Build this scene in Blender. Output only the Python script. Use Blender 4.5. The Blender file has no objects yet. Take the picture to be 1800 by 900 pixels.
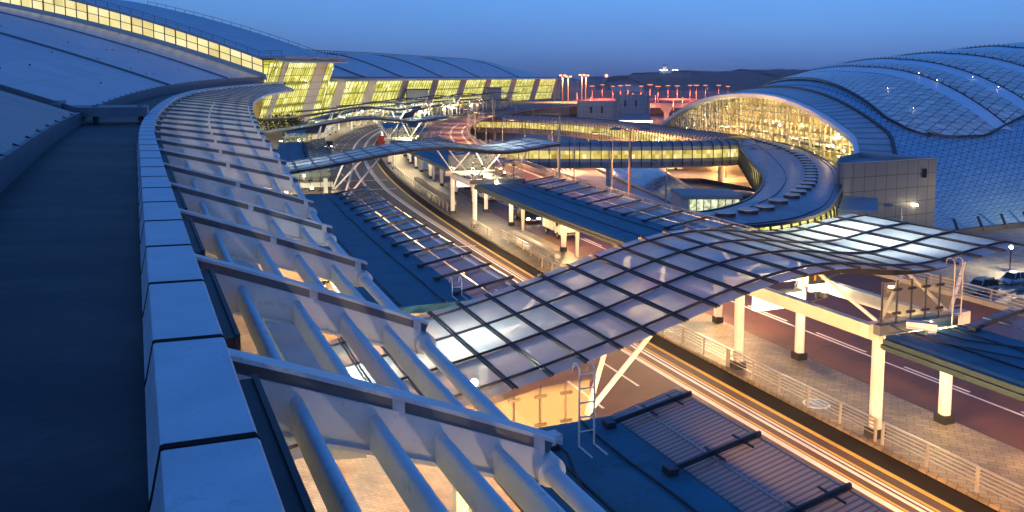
import bpy, bmesh, math, random
from mathutils import Vector, Matrix
random.seed(7)
SC = bpy.context.scene
COL = SC.collection
R = math.radians

# ------------------------------------------------------------------ plan curves
CAM_H = 15.0
B0, C0 = -.44, .0006          # the kerb road and terminal follow one long bend
_tab = [(0.0, 0.0)]
for _i in range(1, 1200):
    _d = _i
    _tab.append((_tab[-1][0] + math.hypot(1, B0 + 2*C0*(_d-.5)), float(_d)))
def d_of(s):
    if s <= 0:
        return s / math.hypot(1, B0)
    lo, hi = 0, len(_tab)-1
    while hi-lo > 1:
        m = (lo+hi)//2
        if _tab[m][0] <= s: lo = m
        else: hi = m
    a, b = _tab[lo], _tab[hi]
    return a[1] + (b[1]-a[1])*(s-a[0])/(b[0]-a[0])
def T(s, u, z=0.):
    d = d_of(s); sl = B0 + 2*C0*d; n = math.hypot(1, sl)
    return Vector((B0*d + C0*d*d + u/n, d - u*sl/n, z))
def drift(s):
    if s <= 0: return 0.
    if s < 420: return 1.2e-4*s*s
    return 1.2e-4*420*420 + 2*1.2e-4*420*(s-420)*.6
def K(s, u, z=0.):             # kerb / road frame
    return T(s, u + drift(s), z)
def heading(s, f=K):
    a, b = f(s-.5, 25), f(s+.5, 25)
    return math.atan2(b.y-a.y, b.x-a.x)
def lerp(t, x):
    if x <= t[0][0]: return t[0][1]
    for (a, b), (c, d) in zip(t, t[1:]):
        if x <= c: return b + (d-b)*(x-a)/(c-a)
    return t[-1][1]
FPX = 1500.; PIT = math.atan(150/FPX)
def at(px, py, z=None, d=None):  # survey: bearing read off the photo + a known height or distance
    x = (px-900)/FPX; y = (298-py)/FPX
    r = Vector((x, math.cos(PIT)+y*math.sin(PIT), -math.sin(PIT)+y*math.cos(PIT)))
    t = (z-CAM_H)/r.z if d is None else d/r.y
    return Vector((0, 0, CAM_H)) + r*t

# ------------------------------------------------------------------ mesh helpers
class MB:
    def __init__(self): self.v = []; self.f = []; self.uv = {}
    def vert(self, p, uv=None):
        self.v.append(Vector(p))
        if uv is not None: self.uv[len(self.v)-1] = uv
        return len(self.v)-1
    def quad(self, a, b, c, d): self.face([a, b, c, d])
    def face(self, pts):
        i = [self.vert(p) for p in pts]; self.f.append(i)
    def grid(self, rows, uvs=None, closed=False):
        ids = [[self.vert(p, None if uvs is None else uvs[j][i]) for i, p in enumerate(r)] for j, r in enumerate(rows)]
        for a, b in zip(ids, ids[1:]):
            n = len(a)
            for i in range(n if closed else n-1):
                self.f.append([a[i], a[(i+1) % n], b[(i+1) % n], b[i]])
        return ids
    def loft(self, rings, caps=True):
        ids = self.grid(rings, closed=True)
        if caps:
            self.f.append(ids[0][::-1]); self.f.append(ids[-1])
    def box(self, c, sx, sy, sz, rz=0.):
        c = Vector(c); M = Matrix.Rotation(rz, 3, 'Z')
        r = []
        for dz in (-sz/2, sz/2):
            r.append([c + M @ Vector((x*sx/2, y*sy/2, 0)) + Vector((0, 0, dz)) for x, y in ((-1,-1),(1,-1),(1,1),(-1,1))])
        self.loft(r)
    def bar(self, p, q, w, h=None, up=(0,0,1)):
        p, q = Vector(p), Vector(q); h = h or w
        t = (q-p)
        if t.length < 1e-6: return
        t.normalize(); up = Vector(up)
        if abs(t.dot(up)) > .98: up = Vector((1,0,0))
        sd = t.cross(up).normalized(); up = sd.cross(t)
        r = []
        for o in (p, q):
            r.append([o + sd*a*w/2 + up*b*h/2 for a, b in ((-1,-1),(1,-1),(1,1),(-1,1))])
        self.loft(r)
    def pbar(self, pts, w, h=None):   # bent bar
        for a, b in zip(pts, pts[1:]): self.bar(a, b, w, h)
    def tube(self, pts, r, n=8, r2=None):
        pts = [Vector(p) for p in pts]; rings = []
        for i, p in enumerate(pts):
            t = (pts[min(i+1, len(pts)-1)] - pts[max(i-1, 0)]).normalized()
            up = Vector((0,0,1)) if abs(t.z) < .95 else Vector((1,0,0))
            sd = t.cross(up).normalized(); up = sd.cross(t)
            rr = r if r2 is None else r + (r2-r)*i/(len(pts)-1)
            rings.append([p + sd*math.cos(2*math.pi*k/n)*rr + up*math.sin(2*math.pi*k/n)*rr for k in range(n)])
        self.loft(rings)
    def disc(self, c, r, h, n=20, dome=0.):
        c = Vector(c); rr = lambda q, z: [c + Vector((math.cos(2*math.pi*k/n)*q, math.sin(2*math.pi*k/n)*q, z)) for k in range(n)]
        rings = [rr(r, 0), rr(r, h)]
        if dome: rings += [rr(r*.8, h+dome*.55), rr(r*.45, h+dome*.9), rr(r*.1, h+dome)]
        self.loft(rings)
    def ball(self, c, r, n=10):
        c = Vector(c); rings = []
        for j in range(1, n):
            a = math.pi*j/n
            rings.append([c + Vector((math.sin(a)*math.cos(2*math.pi*k/n)*r, math.sin(a)*math.sin(2*math.pi*k/n)*r, -math.cos(a)*r)) for k in range(n)])
        self.loft(rings)
    def prism(self, poly, z0, z1):
        self.loft([[Vector((x, y, z0)) for x, y in poly], [Vector((x, y, z1)) for x, y in poly]])
    def build(self, name, mat, parent=None, smooth=False, root=None):
        me = bpy.data.meshes.new(name)
        off = Vector((0,0,0))
        p = root or parent
        if p is not None:
            q = p
            while q.parent: q = q.parent
            off = q.location.copy()
        me.from_pydata([v-off for v in self.v], [], self.f)
        if self.uv:
            L = me.uv_layers.new(name='UVMap')
            for lp in me.loops:
                L.data[lp.index].uv = self.uv.get(lp.vertex_index, (0,0))
        bm = bmesh.new(); bm.from_mesh(me)
        bmesh.ops.recalc_face_normals(bm, faces=bm.faces)
        bm.to_mesh(me); bm.free()
        if smooth:
            me.shade_smooth()
            try: me.set_sharp_from_angle(angle=R(38))
            except Exception: pass
        me.materials.append(mat)
        o = bpy.data.objects.new(name, me); COL.objects.link(o)
        if parent is not None: o.parent = parent
        return o

def sweep(mb, fr, prof, s0, s1, step=4., caps=True):
    """closed profile [(u,z)...] along the bend; prof may be a function of s"""
    n = max(1, int(math.ceil((s1-s0)/step)))
    rings = []
    for i in range(n+1):
        s = s0 + (s1-s0)*i/n
        pr = prof(s) if callable(prof) else prof
        rings.append([fr(s, u, z) for u, z in pr])
    mb.loft(rings, caps)
def sheet(mb, fr, u0, u1, z, s0, s1, step=4., nu=1):
    n = max(1, int(math.ceil((s1-s0)/step))); rows = []
    g = lambda q, s: q(s) if callable(q) else q
    for i in range(n+1):
        s = s0 + (s1-s0)*i/n
        a, b = g(u0, s), g(u1, s)
        rows.append([fr(s, a+(b-a)*k/nu, g(z, s)) for k in range(nu+1)])
    mb.grid(rows)

def thing(name, label, cat, loc, group=None):
    o = bpy.data.objects.new(name, None); COL.objects.link(o)
    o.location = loc; o.empty_display_size = .3
    o['label'] = label; o['category'] = cat
    if group: o['group'] = group
    return o
def tag(o, label, cat, group=None, kind=None):
    o['label'] = label; o['category'] = cat
    if group: o['group'] = group
    if kind: o['kind'] = kind
    return o
def structure(o, label, cat):
    o['kind'] = 'structure'; o['label'] = label; o['category'] = cat
    return o
def copy_tree(o, parent=None):
    kids = [c for c in bpy.data.objects if c.parent == o]
    c = o.copy(); COL.objects.link(c); c.parent = parent
    for k in kids: copy_tree(k, c)
    return c

# ------------------------------------------------------------------ materials
def nodes(name):
    m = bpy.data.materials.new(name); m.use_nodes = True
    nt = m.node_tree; nt.nodes.clear()
    out = nt.nodes.new('ShaderNodeOutputMaterial')
    return m, nt, out
def N(nt, typ, **kw):
    n = nt.nodes.new(typ)
    for k, v in kw.items():
        if k.startswith('i_'):
            n.inputs[k[2:].replace('_', ' ')].default_value = v
        else: setattr(n, k, v)
    return n
def mixc(nt, fac, a, b, blend='MIX'):
    n = nt.nodes.new('ShaderNodeMix'); n.data_type = 'RGBA'; n.blend_type = blend
    for s, v in ((n.inputs[0], fac), (n.inputs[6], a), (n.inputs[7], b)):
        if hasattr(v, 'is_output'): nt.links.new(v, s)
        elif isinstance(v, (int, float)): s.default_value = v
        else: s.default_value = (*v[:3], 1)
    return n.outputs[2]
def noise(nt, scale, detail=4., rough=.6, vec=None, stretch=None):
    tc = nt.nodes.new('ShaderNodeTexCoord'); v = tc.outputs['Object'] if vec is None else vec
    if stretch:
        mp = nt.nodes.new('ShaderNodeMapping'); mp.inputs['Scale'].default_value = stretch
        nt.links.new(v, mp.inputs[0]); v = mp.outputs[0]
    n = nt.nodes.new('ShaderNodeTexNoise'); n.inputs['Scale'].default_value = scale
    n.inputs['Detail'].default_value = detail; n.inputs['Roughness'].default_value = rough
    nt.links.new(v, n.inputs['Vector'])
    return n.outputs[0]
def ramp(nt, fac, stops):
    r = nt.nodes.new('ShaderNodeValToRGB'); e = r.color_ramp.elements
    while len(e) < len(stops): e.new(.5)
    for q, (p, c) in zip(e, stops):
        q.position = p; q.color = (*c, 1) if len(c) == 3 else c
    nt.links.new(fac, r.inputs[0]); return r.outputs[0]
def paint(name, col, rough=.5, metal=0., vary=.25, scale=1.5, bump=0., bscale=20., dirt=None, spec=.5, stretch=None):
    m, nt, out = nodes(name)
    b = N(nt, 'ShaderNodeBsdfPrincipled')
    n = noise(nt, scale, 6, .65, stretch=stretch)
    lo = tuple(c*(1-vary) for c in col); hi = tuple(min(1, c*(1+vary*.6)) for c in col)
    c = ramp(nt, n, [(.3, lo), (.7, hi)])
    if dirt:
        n2 = noise(nt, dirt[1], 8, .75)
        f = ramp(nt, n2, [(dirt[2], (0,0,0)), (min(1, dirt[2]+.18), (1,1,1))])
        c = mixc(nt, f, c, dirt[0])
    nt.links.new(c, b.inputs['Base Color'])
    b.inputs['Roughness'].default_value = rough; b.inputs['Metallic'].default_value = metal
    b.inputs['Specular IOR Level'].default_value = spec
    rr = N(nt, 'ShaderNodeMapRange'); rr.inputs[3].default_value = rough*.75; rr.inputs[4].default_value = min(1, rough*1.25)
    nt.links.new(n, rr.inputs[0]); nt.links.new(rr.outputs[0], b.inputs['Roughness'])
    if bump:
        bn = N(nt, 'ShaderNodeBump'); bn.inputs['Strength'].default_value = bump; bn.inputs['Distance'].default_value = .03
        nt.links.new(noise(nt, bscale, 5), bn.inputs['Height']); nt.links.new(bn.outputs[0], b.inputs['Normal'])
    nt.links.new(b.outputs[0], out.inputs[0])
    return m
def emit(name, col, st):
    m, nt, out = nodes(name)
    e = N(nt, 'ShaderNodeEmission'); e.inputs[0].default_value = (*col, 1); e.inputs[1].default_value = st
    nt.links.new(e.outputs[0], out.inputs[0]); return m
def math_(nt, op, a, b=None):
    n = nt.nodes.new('ShaderNodeMath'); n.operation = op
    for i, v in enumerate((a, b)):
        if v is None: continue
        if hasattr(v, 'is_output'): nt.links.new(v, n.inputs[i])
        else: n.inputs[i].default_value = v
    return n.outputs[0]
def lines(nt, coord, width):         # 1 on thin lines at integers of coord
    f = math_(nt, 'FRACT', coord)
    g = math_(nt, 'ABSOLUTE', math_(nt, 'SUBTRACT', f, .5))
    return math_(nt, 'GREATER_THAN', g, .5-width/2)
def fres(nt, f0=.04, k=.7):        # two-sided grazing reflection
    lw = nt.nodes.new('ShaderNodeLayerWeight'); lw.inputs[0].default_value = .5
    return math_(nt, 'ADD', math_(nt, 'MULTIPLY', math_(nt, 'POWER', lw.outputs['Facing'], 4.), k), f0)
def uvxy(nt):
    tc = nt.nodes.new('ShaderNodeTexCoord'); sp = nt.nodes.new('ShaderNodeSeparateXYZ')
    nt.links.new(tc.outputs['UV'], sp.inputs[0]); return sp.outputs[0], sp.outputs[1]
def clearglass(name, col, transp=.8, rough=.05):
    m, nt, out = nodes(name)
    t = N(nt, 'ShaderNodeBsdfTransparent'); t.inputs[0].default_value = (*col, 1)
    d = N(nt, 'ShaderNodeBsdfDiffuse'); d.inputs[0].default_value = (*[c*.5 for c in col], 1)
    g = N(nt, 'ShaderNodeBsdfGlossy'); g.inputs['Roughness'].default_value = rough
    m1 = N(nt, 'ShaderNodeMixShader'); m1.inputs[0].default_value = transp
    nt.links.new(d.outputs[0], m1.inputs[1]); nt.links.new(t.outputs[0], m1.inputs[2])
    fr = fres(nt, .04, .6)
    m2 = N(nt, 'ShaderNodeMixShader'); nt.links.new(fr, m2.inputs[0])
    nt.links.new(m1.outputs[0], m2.inputs[1]); nt.links.new(g.outputs[0], m2.inputs[2])
    nt.links.new(m2.outputs[0], out.inputs[0]); return m
def frosted(name):
    m, nt, out = nodes(name)
    n = noise(nt, .6, 6, .7); nf = noise(nt, 9, 5, .8)
    c = ramp(nt, n, [(.3, (.44,.62,.74)), (.7, (.62,.8,.92))])
    c = mixc(nt, ramp(nt, nf, [(.55, (0,0,0)), (.75, (.35,.35,.35))]), c, (.4,.42,.38))
    tl = N(nt, 'ShaderNodeBsdfTranslucent'); nt.links.new(c, tl.inputs[0])
    df = N(nt, 'ShaderNodeBsdfDiffuse'); nt.links.new(c, df.inputs[0])
    tr = N(nt, 'ShaderNodeBsdfTransparent'); tr.inputs[0].default_value = (.85,.95,.95,1)
    gl = N(nt, 'ShaderNodeBsdfGlossy'); gl.inputs['Roughness'].default_value = .12
    a = N(nt, 'ShaderNodeMixShader'); a.inputs[0].default_value = .5
    nt.links.new(tl.outputs[0], a.inputs[1]); nt.links.new(df.outputs[0], a.inputs[2])
    b = N(nt, 'ShaderNodeMixShader'); b.inputs[0].default_value = .34
    nt.links.new(a.outputs[0], b.inputs[1]); nt.links.new(tr.outputs[0], b.inputs[2])
    fr = fres(nt, .04, .6)
    e = N(nt, 'ShaderNodeMixShader'); nt.links.new(fr, e.inputs[0])
    nt.links.new(b.outputs[0], e.inputs[1]); nt.links.new(gl.outputs[0], e.inputs[2])
    nt.links.new(e.outputs[0], out.inputs[0]); return m
def litwin(name, c1, c2, st, scale=.35, dark=(.05,.06,.02), stretch=(1,1,1)):
    """interior seen through a lit facade: uneven glow behind glass"""
    m, nt, out = nodes(name)
    n = noise(nt, scale, 5, .7, stretch=stretch); n2 = noise(nt, scale*4, 3, .6, stretch=stretch)
    c = ramp(nt, n, [(.25, dark), (.42, c1), (.62, c2), (.8, tuple(min(1, x*1.25) for x in c2))])
    f = ramp(nt, n2, [(.35, (.35,.35,.35)), (.6, (1,1,1))])
    c = mixc(nt, 1., c, f, 'MULTIPLY')
    e = N(nt, 'ShaderNodeEmission'); nt.links.new(c, e.inputs[0]); e.inputs[1].default_value = st
    g = N(nt, 'ShaderNodeBsdfGlossy'); g.inputs['Roughness'].default_value = .1
    fr = fres(nt, .02, .25)
    mx = N(nt, 'ShaderNodeMixShader'); nt.links.new(fr, mx.inputs[0])
    nt.links.new(e.outputs[0], mx.inputs[1]); nt.links.new(g.outputs[0], mx.inputs[2])
    nt.links.new(mx.outputs[0], out.inputs[0]); return m
def litpane(name, c1, c2, st, nu, nv, dark=(.1,.09,.02), lamp=(1.6,1.5,.9), floors=0):
    """lit interior behind glass set out on u,v: floors, lamp rows and panes of uneven brightness"""
    m, nt, out = nodes(name)
    u, v = uvxy(nt); U = math_(nt, 'MULTIPLY', u, nu); V = math_(nt, 'MULTIPLY', v, nv)
    cx = N(nt, 'ShaderNodeCombineXYZ'); nt.links.new(math_(nt, 'FLOOR', U), cx.inputs[0]); nt.links.new(math_(nt, 'FLOOR', V), cx.inputs[1])
    wn = nt.nodes.new('ShaderNodeTexWhiteNoise'); nt.links.new(cx.outputs[0], wn.inputs[0])
    c2x = N(nt, 'ShaderNodeCombineXYZ'); nt.links.new(math_(nt, 'MULTIPLY', U, .23), c2x.inputs[0]); nt.links.new(math_(nt, 'MULTIPLY', V, .3), c2x.inputs[1])
    big = noise(nt, 1., 3, .6, vec=c2x.outputs[0])
    t = math_(nt, 'ADD', math_(nt, 'MULTIPLY', wn.outputs[0], .38), math_(nt, 'MULTIPLY', big, .75))
    c = ramp(nt, t, [(.22, dark), (.42, c1), (.72, c2), (.86, lamp)])
    if floors:
        fl = lines(nt, math_(nt, 'MULTIPLY', v, floors), .16); c = mixc(nt, math_(nt, 'MULTIPLY', fl, .75), c, dark)
        lr = lines(nt, math_(nt, 'ADD', math_(nt, 'MULTIPLY', v, floors), .2), .12)
        dots = math_(nt, 'MULTIPLY', lr, lines(nt, math_(nt, 'MULTIPLY', U, .7), .35)); c = mixc(nt, dots, c, lamp)
    e = N(nt, 'ShaderNodeEmission'); nt.links.new(c, e.inputs[0]); e.inputs[1].default_value = st
    g = N(nt, 'ShaderNodeBsdfGlossy'); g.inputs['Roughness'].default_value = .08
    mx = N(nt, 'ShaderNodeMixShader'); nt.links.new(fres(nt, .03, .3), mx.inputs[0])
    nt.links.new(e.outputs[0], mx.inputs[1]); nt.links.new(g.outputs[0], mx.inputs[2])
    nt.links.new(mx.outputs[0], out.inputs[0]); return m
def translucentrib(name, col, pitch):
    m, nt, out = nodes(name)
    u, v = uvxy(nt); L = lines(nt, math_(nt, 'MULTIPLY', u, 1/pitch), .38)
    c = mixc(nt, L, col, tuple(x*.45 for x in col)); c = mixc(nt, math_(nt, 'MULTIPLY', noise(nt, .8, 6, .75), .4), c, tuple(x*.6 for x in col))
    tl = N(nt, 'ShaderNodeBsdfTranslucent'); nt.links.new(c, tl.inputs[0]); df = N(nt, 'ShaderNodeBsdfDiffuse'); nt.links.new(c, df.inputs[0])
    a = N(nt, 'ShaderNodeMixShader'); a.inputs[0].default_value = .9; nt.links.new(tl.outputs[0], a.inputs[1]); nt.links.new(df.outputs[0], a.inputs[2])
    g = N(nt, 'ShaderNodeBsdfGlossy'); g.inputs['Roughness'].default_value = .15
    b = N(nt, 'ShaderNodeMixShader'); nt.links.new(fres(nt, .04, .5), b.inputs[0]); nt.links.new(a.outputs[0], b.inputs[1]); nt.links.new(g.outputs[0], b.inputs[2])
    nt.links.new(b.outputs[0], out.inputs[0]); return m
def tiles(name, c1, c2, mortar, sx, rough=.75, rot=0., bump=.3):
    m, nt, out = nodes(name)
    tc = nt.nodes.new('ShaderNodeTexCoord'); mp = nt.nodes.new('ShaderNodeMapping')
    mp.inputs['Rotation'].default_value = (0, 0, rot); nt.links.new(tc.outputs['Object'], mp.inputs[0])
    br = nt.nodes.new('ShaderNodeTexBrick'); br.inputs['Scale'].default_value = sx
    br.inputs['Color1'].default_value = (*c1, 1); br.inputs['Color2'].default_value = (*c2, 1); br.inputs['Mortar'].default_value = (*mortar, 1)
    br.inputs['Mortar Size'].default_value = .012; br.inputs['Bias'].default_value = -.1
    nt.links.new(mp.outputs[0], br.inputs[0])
    n = noise(nt, .35, 8, .75); f = ramp(nt, n, [(.35, (.45,.45,.45)), (.65, (1.15,1.15,1.15))])
    c = mixc(nt, 1., br.outputs[0], f, 'MULTIPLY')
    st = noise(nt, 2.2, 8, .8); c = mixc(nt, ramp(nt, st, [(.56, (0,0,0)), (.72, (.5,.5,.5))]), c, (.05,.045,.04))
    b = N(nt, 'ShaderNodeBsdfPrincipled'); nt.links.new(c, b.inputs['Base Color'])
    rr = N(nt, 'ShaderNodeMapRange'); rr.inputs[3].default_value = rough*.6; rr.inputs[4].default_value = min(1, rough*1.2)
    nt.links.new(n, rr.inputs[0]); nt.links.new(rr.outputs[0], b.inputs['Roughness'])
    bn = N(nt, 'ShaderNodeBump'); bn.inputs['Strength'].default_value = bump; bn.inputs['Distance'].default_value = .01
    nt.links.new(br.outputs[1], bn.inputs['Height']); bn.invert = True
    nt.links.new(bn.outputs[0], b.inputs['Normal'])
    nt.links.new(b.outputs[0], out.inputs[0]); return m
def uvgrid(name, base, linec, kind, nu, nv, w=.1, rough=.35, metal=0., vary=.15, emis=None, spec=.5):
    """panels set out on the surface's own u,v: 'grid', 'diamond' or 'tri'"""
    m, nt, out = nodes(name)
    u, v = uvxy(nt); U = math_(nt, 'MULTIPLY', u, nu); V = math_(nt, 'MULTIPLY', v, nv)
    if kind == 'grid':
        L = math_(nt, 'MAXIMUM', lines(nt, U, w), lines(nt, V, w)); cu, cv = U, V
    else:
        A = math_(nt, 'ADD', U, V); Bq = math_(nt, 'SUBTRACT', U, V)
        L = math_(nt, 'MAXIMUM', lines(nt, A, w), lines(nt, Bq, w))
        if kind == 'tri': L = math_(nt, 'MAXIMUM', L, lines(nt, V, w*.7))
        cu, cv = A, Bq
    cx = N(nt, 'ShaderNodeCombineXYZ')
    nt.links.new(math_(nt, 'FLOOR', cu), cx.inputs[0]); nt.links.new(math_(nt, 'FLOOR', cv), cx.inputs[1])
    wn = nt.nodes.new('ShaderNodeTexWhiteNoise'); nt.links.new(cx.outputs[0], wn.inputs[0])
    lo = tuple(c*(1-vary) for c in base); hi = tuple(min(1, c*(1+vary)) for c in base)
    c = mixc(nt, wn.outputs[0], lo, hi)
    c = mixc(nt, math_(nt, 'MULTIPLY', noise(nt, .05, 5, .6), .35), c, tuple(x*.55 for x in base))
    c = mixc(nt, L, c, linec)
    b = N(nt, 'ShaderNodeBsdfPrincipled'); nt.links.new(c, b.inputs['Base Color'])
    b.inputs['Metallic'].default_value = metal; b.inputs['Specular IOR Level'].default_value = spec
    nt.links.new(math_(nt, 'ADD', math_(nt, 'MULTIPLY', wn.outputs[0], .12), rough), b.inputs['Roughness'])
    bn = N(nt, 'ShaderNodeBump'); bn.inputs['Strength'].default_value = .5; bn.inputs['Distance'].default_value = .05; bn.invert = True
    nt.links.new(L, bn.inputs['Height']); nt.links.new(bn.outputs[0], b.inputs['Normal'])
    nt.links.new(b.outputs[0], out.inputs[0]); return m
def ribbed(name, base, pitch_u, rough=.4, metal=.3, linec=None, vary=.2, w=.14, cross=0., streak=.3):
    """standing seams set out on u of the sheet"""
    m, nt, out = nodes(name)
    u, v = uvxy(nt); U = math_(nt, 'MULTIPLY', u, 1/pitch_u)
    L = lines(nt, U, w)
    n = noise(nt, .12, 7, .7)
    cx = N(nt, 'ShaderNodeCombineXYZ')
    nt.links.new(math_(nt, 'MULTIPLY', U, .7), cx.inputs[0]); nt.links.new(math_(nt, 'MULTIPLY', v, .05), cx.inputs[1])
    n2 = noise(nt, 1.3, 5, .7, vec=cx.outputs[0])
    c = ramp(nt, n, [(.3, tuple(x*(1-vary) for x in base)), (.7, tuple(x*(1+vary) for x in base))])
    c = mixc(nt, math_(nt, 'MULTIPLY', n2, streak), c, tuple(x*.45 for x in base))
    c = mixc(nt, math_(nt, 'MULTIPLY', L, .85), c, linec or tuple(x*.4 for x in base))
    if cross:
        c = mixc(nt, math_(nt, 'MULTIPLY', lines(nt, math_(nt, 'MULTIPLY', v, 1/cross), .03), .6), c, tuple(x*.5 for x in base))
    b = N(nt, 'ShaderNodeBsdfPrincipled'); nt.links.new(c, b.inputs['Base Color'])
    b.inputs['Metallic'].default_value = metal
    nt.links.new(math_(nt, 'ADD', math_(nt, 'MULTIPLY', n2, .25), rough-.1), b.inputs['Roughness'])
    bn = N(nt, 'ShaderNodeBump'); bn.inputs['Strength'].default_value = .7; bn.inputs['Distance'].default_value = .06
    nt.links.new(L, bn.inputs['Height']); nt.links.new(bn.outputs[0], b.inputs['Normal'])
    nt.links.new(b.outputs[0], out.inputs[0]); return m

MT = {}
MT['coping'] = paint('coping_paint', (.56,.62,.66), .42, .0, .22, 1.3, .12, 60, ((.42,.48,.52), 2.6, .5))
MT['white'] = paint('white_paint', (.74,.75,.72), .45, 0, .14, 1.2, .05, 30, ((.38,.38,.34), 2.4, .56))
MT['cream'] = paint('cream_paint', (.66,.63,.54), .5, 0, .12, .8, .03, 30, ((.35,.32,.26), 1.3, .66))
MT['dark'] = paint('dark_coating', (.02,.024,.03), .55, 0, .4, 1.)
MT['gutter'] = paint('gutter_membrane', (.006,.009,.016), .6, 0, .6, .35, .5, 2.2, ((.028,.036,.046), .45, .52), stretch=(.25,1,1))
MT['fascia'] = paint('fascia_metal', (.13,.16,.19), .5, .2, .3, .5, .05, 10)
MT['teal'] = paint('roof_membrane', (.03,.17,.24), .66, 0, .3, .35, .15, 12, ((.016,.08,.11), .6, .5))
MT['tealdark'] = paint('roof_edge', (.02,.05,.065), .5, 0, .3, 1.)
MT['steel'] = paint('galvanised_steel', (.42,.43,.44), .38, .7, .2, 2.)
MT['steeldark'] = paint('dark_steel', (.045,.05,.06), .42, .4, .3, 2.)
MT['postgrey'] = paint('post_paint', (.3,.31,.32), .45, .3, .15, 1.)
MT['worn'] = paint('worn_white_paint', (.72,.72,.7), .5, 0, .1, 2., .1, 20, ((.12,.11,.1), 6, .55))
MT['asphalt'] = paint('asphalt', (.055,.05,.05), .72, 0, .3, .22, .35, 60, ((.03,.028,.028), .35, .52))
MT['redasphalt_and_glow'] = paint('reddish_asphalt_and_glow', (.105,.042,.026), .62, 0, .35, .22, .35, 60, ((.04,.024,.018), .3, .5))  # partly a red road surface, partly lamp and traffic glow put into the colour
MT['greyasphalt'] = paint('lower_asphalt', (.075,.08,.088), .7, 0, .25, .1, .2, 40)
MT['concrete'] = paint('concrete', (.3,.29,.27), .75, 0, .2, .3, .15, 25, ((.16,.15,.14), .5, .56))
MT['paleconc'] = paint('pale_concrete', (.42,.42,.41), .7, 0, .15, .3, .1, 25, ((.25,.25,.24), .7, .6))
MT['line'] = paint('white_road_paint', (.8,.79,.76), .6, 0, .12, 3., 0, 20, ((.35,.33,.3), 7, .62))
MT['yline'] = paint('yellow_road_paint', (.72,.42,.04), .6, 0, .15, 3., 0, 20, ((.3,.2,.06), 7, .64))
MT['paving'] = tiles('island_paving', (.25,.2,.145), (.165,.132,.1), (.05,.04,.032), .8, .6, .4)
MT['kerbpaving'] = tiles('kerb_paving', (.3,.24,.18), (.22,.17,.13), (.08,.06,.05), 1.5, .7, .4)
MT['plaza'] = tiles('plaza_paving', (.3,.3,.3), (.24,.245,.25), (.12,.12,.12), .45, .7, -.35)
MT['ground'] = paint('ground', (.09,.085,.08), .85, 0, .35, .02, 0, 20, ((.06,.055,.05), .006, .5))
MT['airfield'] = paint('airfield_ground', (.2,.13,.12), .9, 0, .35, .01, 0, 20, ((.1,.08,.08), .004, .5), spec=.1)
MT['edgerib'] = translucentrib('ribbed_edge_glass', (.36,.36,.33), .2)
MT['frost'] = frosted('canopy_glazing')
MT['screen'] = clearglass('screen_glass', (.86,.9,.74), .74)
MT['edgeglass'] = clearglass('edge_glass', (.62,.72,.74), .5, .15)
MT['pane'] = clearglass('pane_glass', (.9,.93,.9), .9)
MT['litgreen'] = litpane('lit_facade', (.6,.56,.05), (1.,.92,.28), 1.05, .42, 9, (.2,.19,.02), (1.5,1.4,.7), 3)
MT['litpale'] = litpane('lit_near_facade', (.5,.46,.2), (.85,.78,.42), .7, .5, 4, (.15,.14,.06), (1.2,1.1,.8))
MT['lityellow'] = litpane('lit_clerestory', (.8,.66,.25), (1.,.86,.45), .98, .3, 2, (.5,.4,.13), (1.15,1.,.65))
MT['lithall'] = litpane('lit_hall_interior', (.5,.27,.03), (1.,.58,.11), 1.15, .35, 7, (.14,.08,.01), (1.5,1.05,.35), 4)
MT['litwalk'] = litpane('lit_walkway', (.62,.46,.08), (1.,.8,.26), .85, 1.1, 2, (.28,.2,.03), (1.5,1.35,.8))
MT['litpav'] = litwin('lit_pavilion', (.62,.66,.35), (.95,.98,.62), 1.1, .35, (.3,.33,.15))
MT['yellowpanel'] = paint('yellow_lit_panel', (.72,.5,.05), .5, 0, .15, .6)
MT['bulbwarm'] = emit('warm_bulb', (1., .74, .4), 60)
MT['bulbwhite'] = emit('white_tube', (1., .9, .72), 7)
MT['bulborange'] = emit('sodium_bulb', (1., .42, .1), 5)
MT['drain'] = paint('drain_channel', (.022,.017,.014), .9, 0, .4, .4, spec=.1)
MT['bulbapron'] = emit('apron_bulb', (1., .28, .08), 1.8)
MT['discs'] = paint('skylight_lid', (.5,.5,.47), .5, 0, .1, 1.)
MT['bulbred'] = emit('red_bulb', (1., .12, .05), 12)
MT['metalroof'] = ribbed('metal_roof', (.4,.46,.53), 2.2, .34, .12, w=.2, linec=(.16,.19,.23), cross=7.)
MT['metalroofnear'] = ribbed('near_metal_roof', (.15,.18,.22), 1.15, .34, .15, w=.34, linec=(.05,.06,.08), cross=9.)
MT['walkroof'] = ribbed('walkway_roof', (.2,.25,.3), 1.5, .4, .35, w=.08)
MT['looproof'] = ribbed('loop_roof', (.21,.25,.3), .8, .42, .35, w=.1, streak=.25)
MT['shade'] = paint('shade_louvre', (.5,.55,.6), .4, .3, .2, .3)
MT['clad'] = uvgrid('shell_cladding', (.25,.49,.68), (.015,.03,.055), 'tri', 1.7, 1.7, .085, .36, .1, .12)
MT['shellglass'] = uvgrid('shell_glass', (.66,.68,.66), (.06,.08,.1), 'tri', 1, 1, .09, .25, 0, .2)
MT['shellband'] = paint('shell_band', (.58,.74,.86), .4, .05, .08, .2)
MT['rim'] = ribbed('rim_louvres', (.4,.44,.48), 1.2, .4, .3, w=.3)
MT['tower'] = uvgrid('tower_cladding', (.13,.15,.19), (.035,.04,.05), 'grid', 1, 1, .05, .42, .35, .06)
MT['greytower'] = uvgrid('vent_tower_cladding', (.26,.28,.3), (.15,.16,.17), 'grid', 1, 1, .08, .6, .1, .06)
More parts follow.
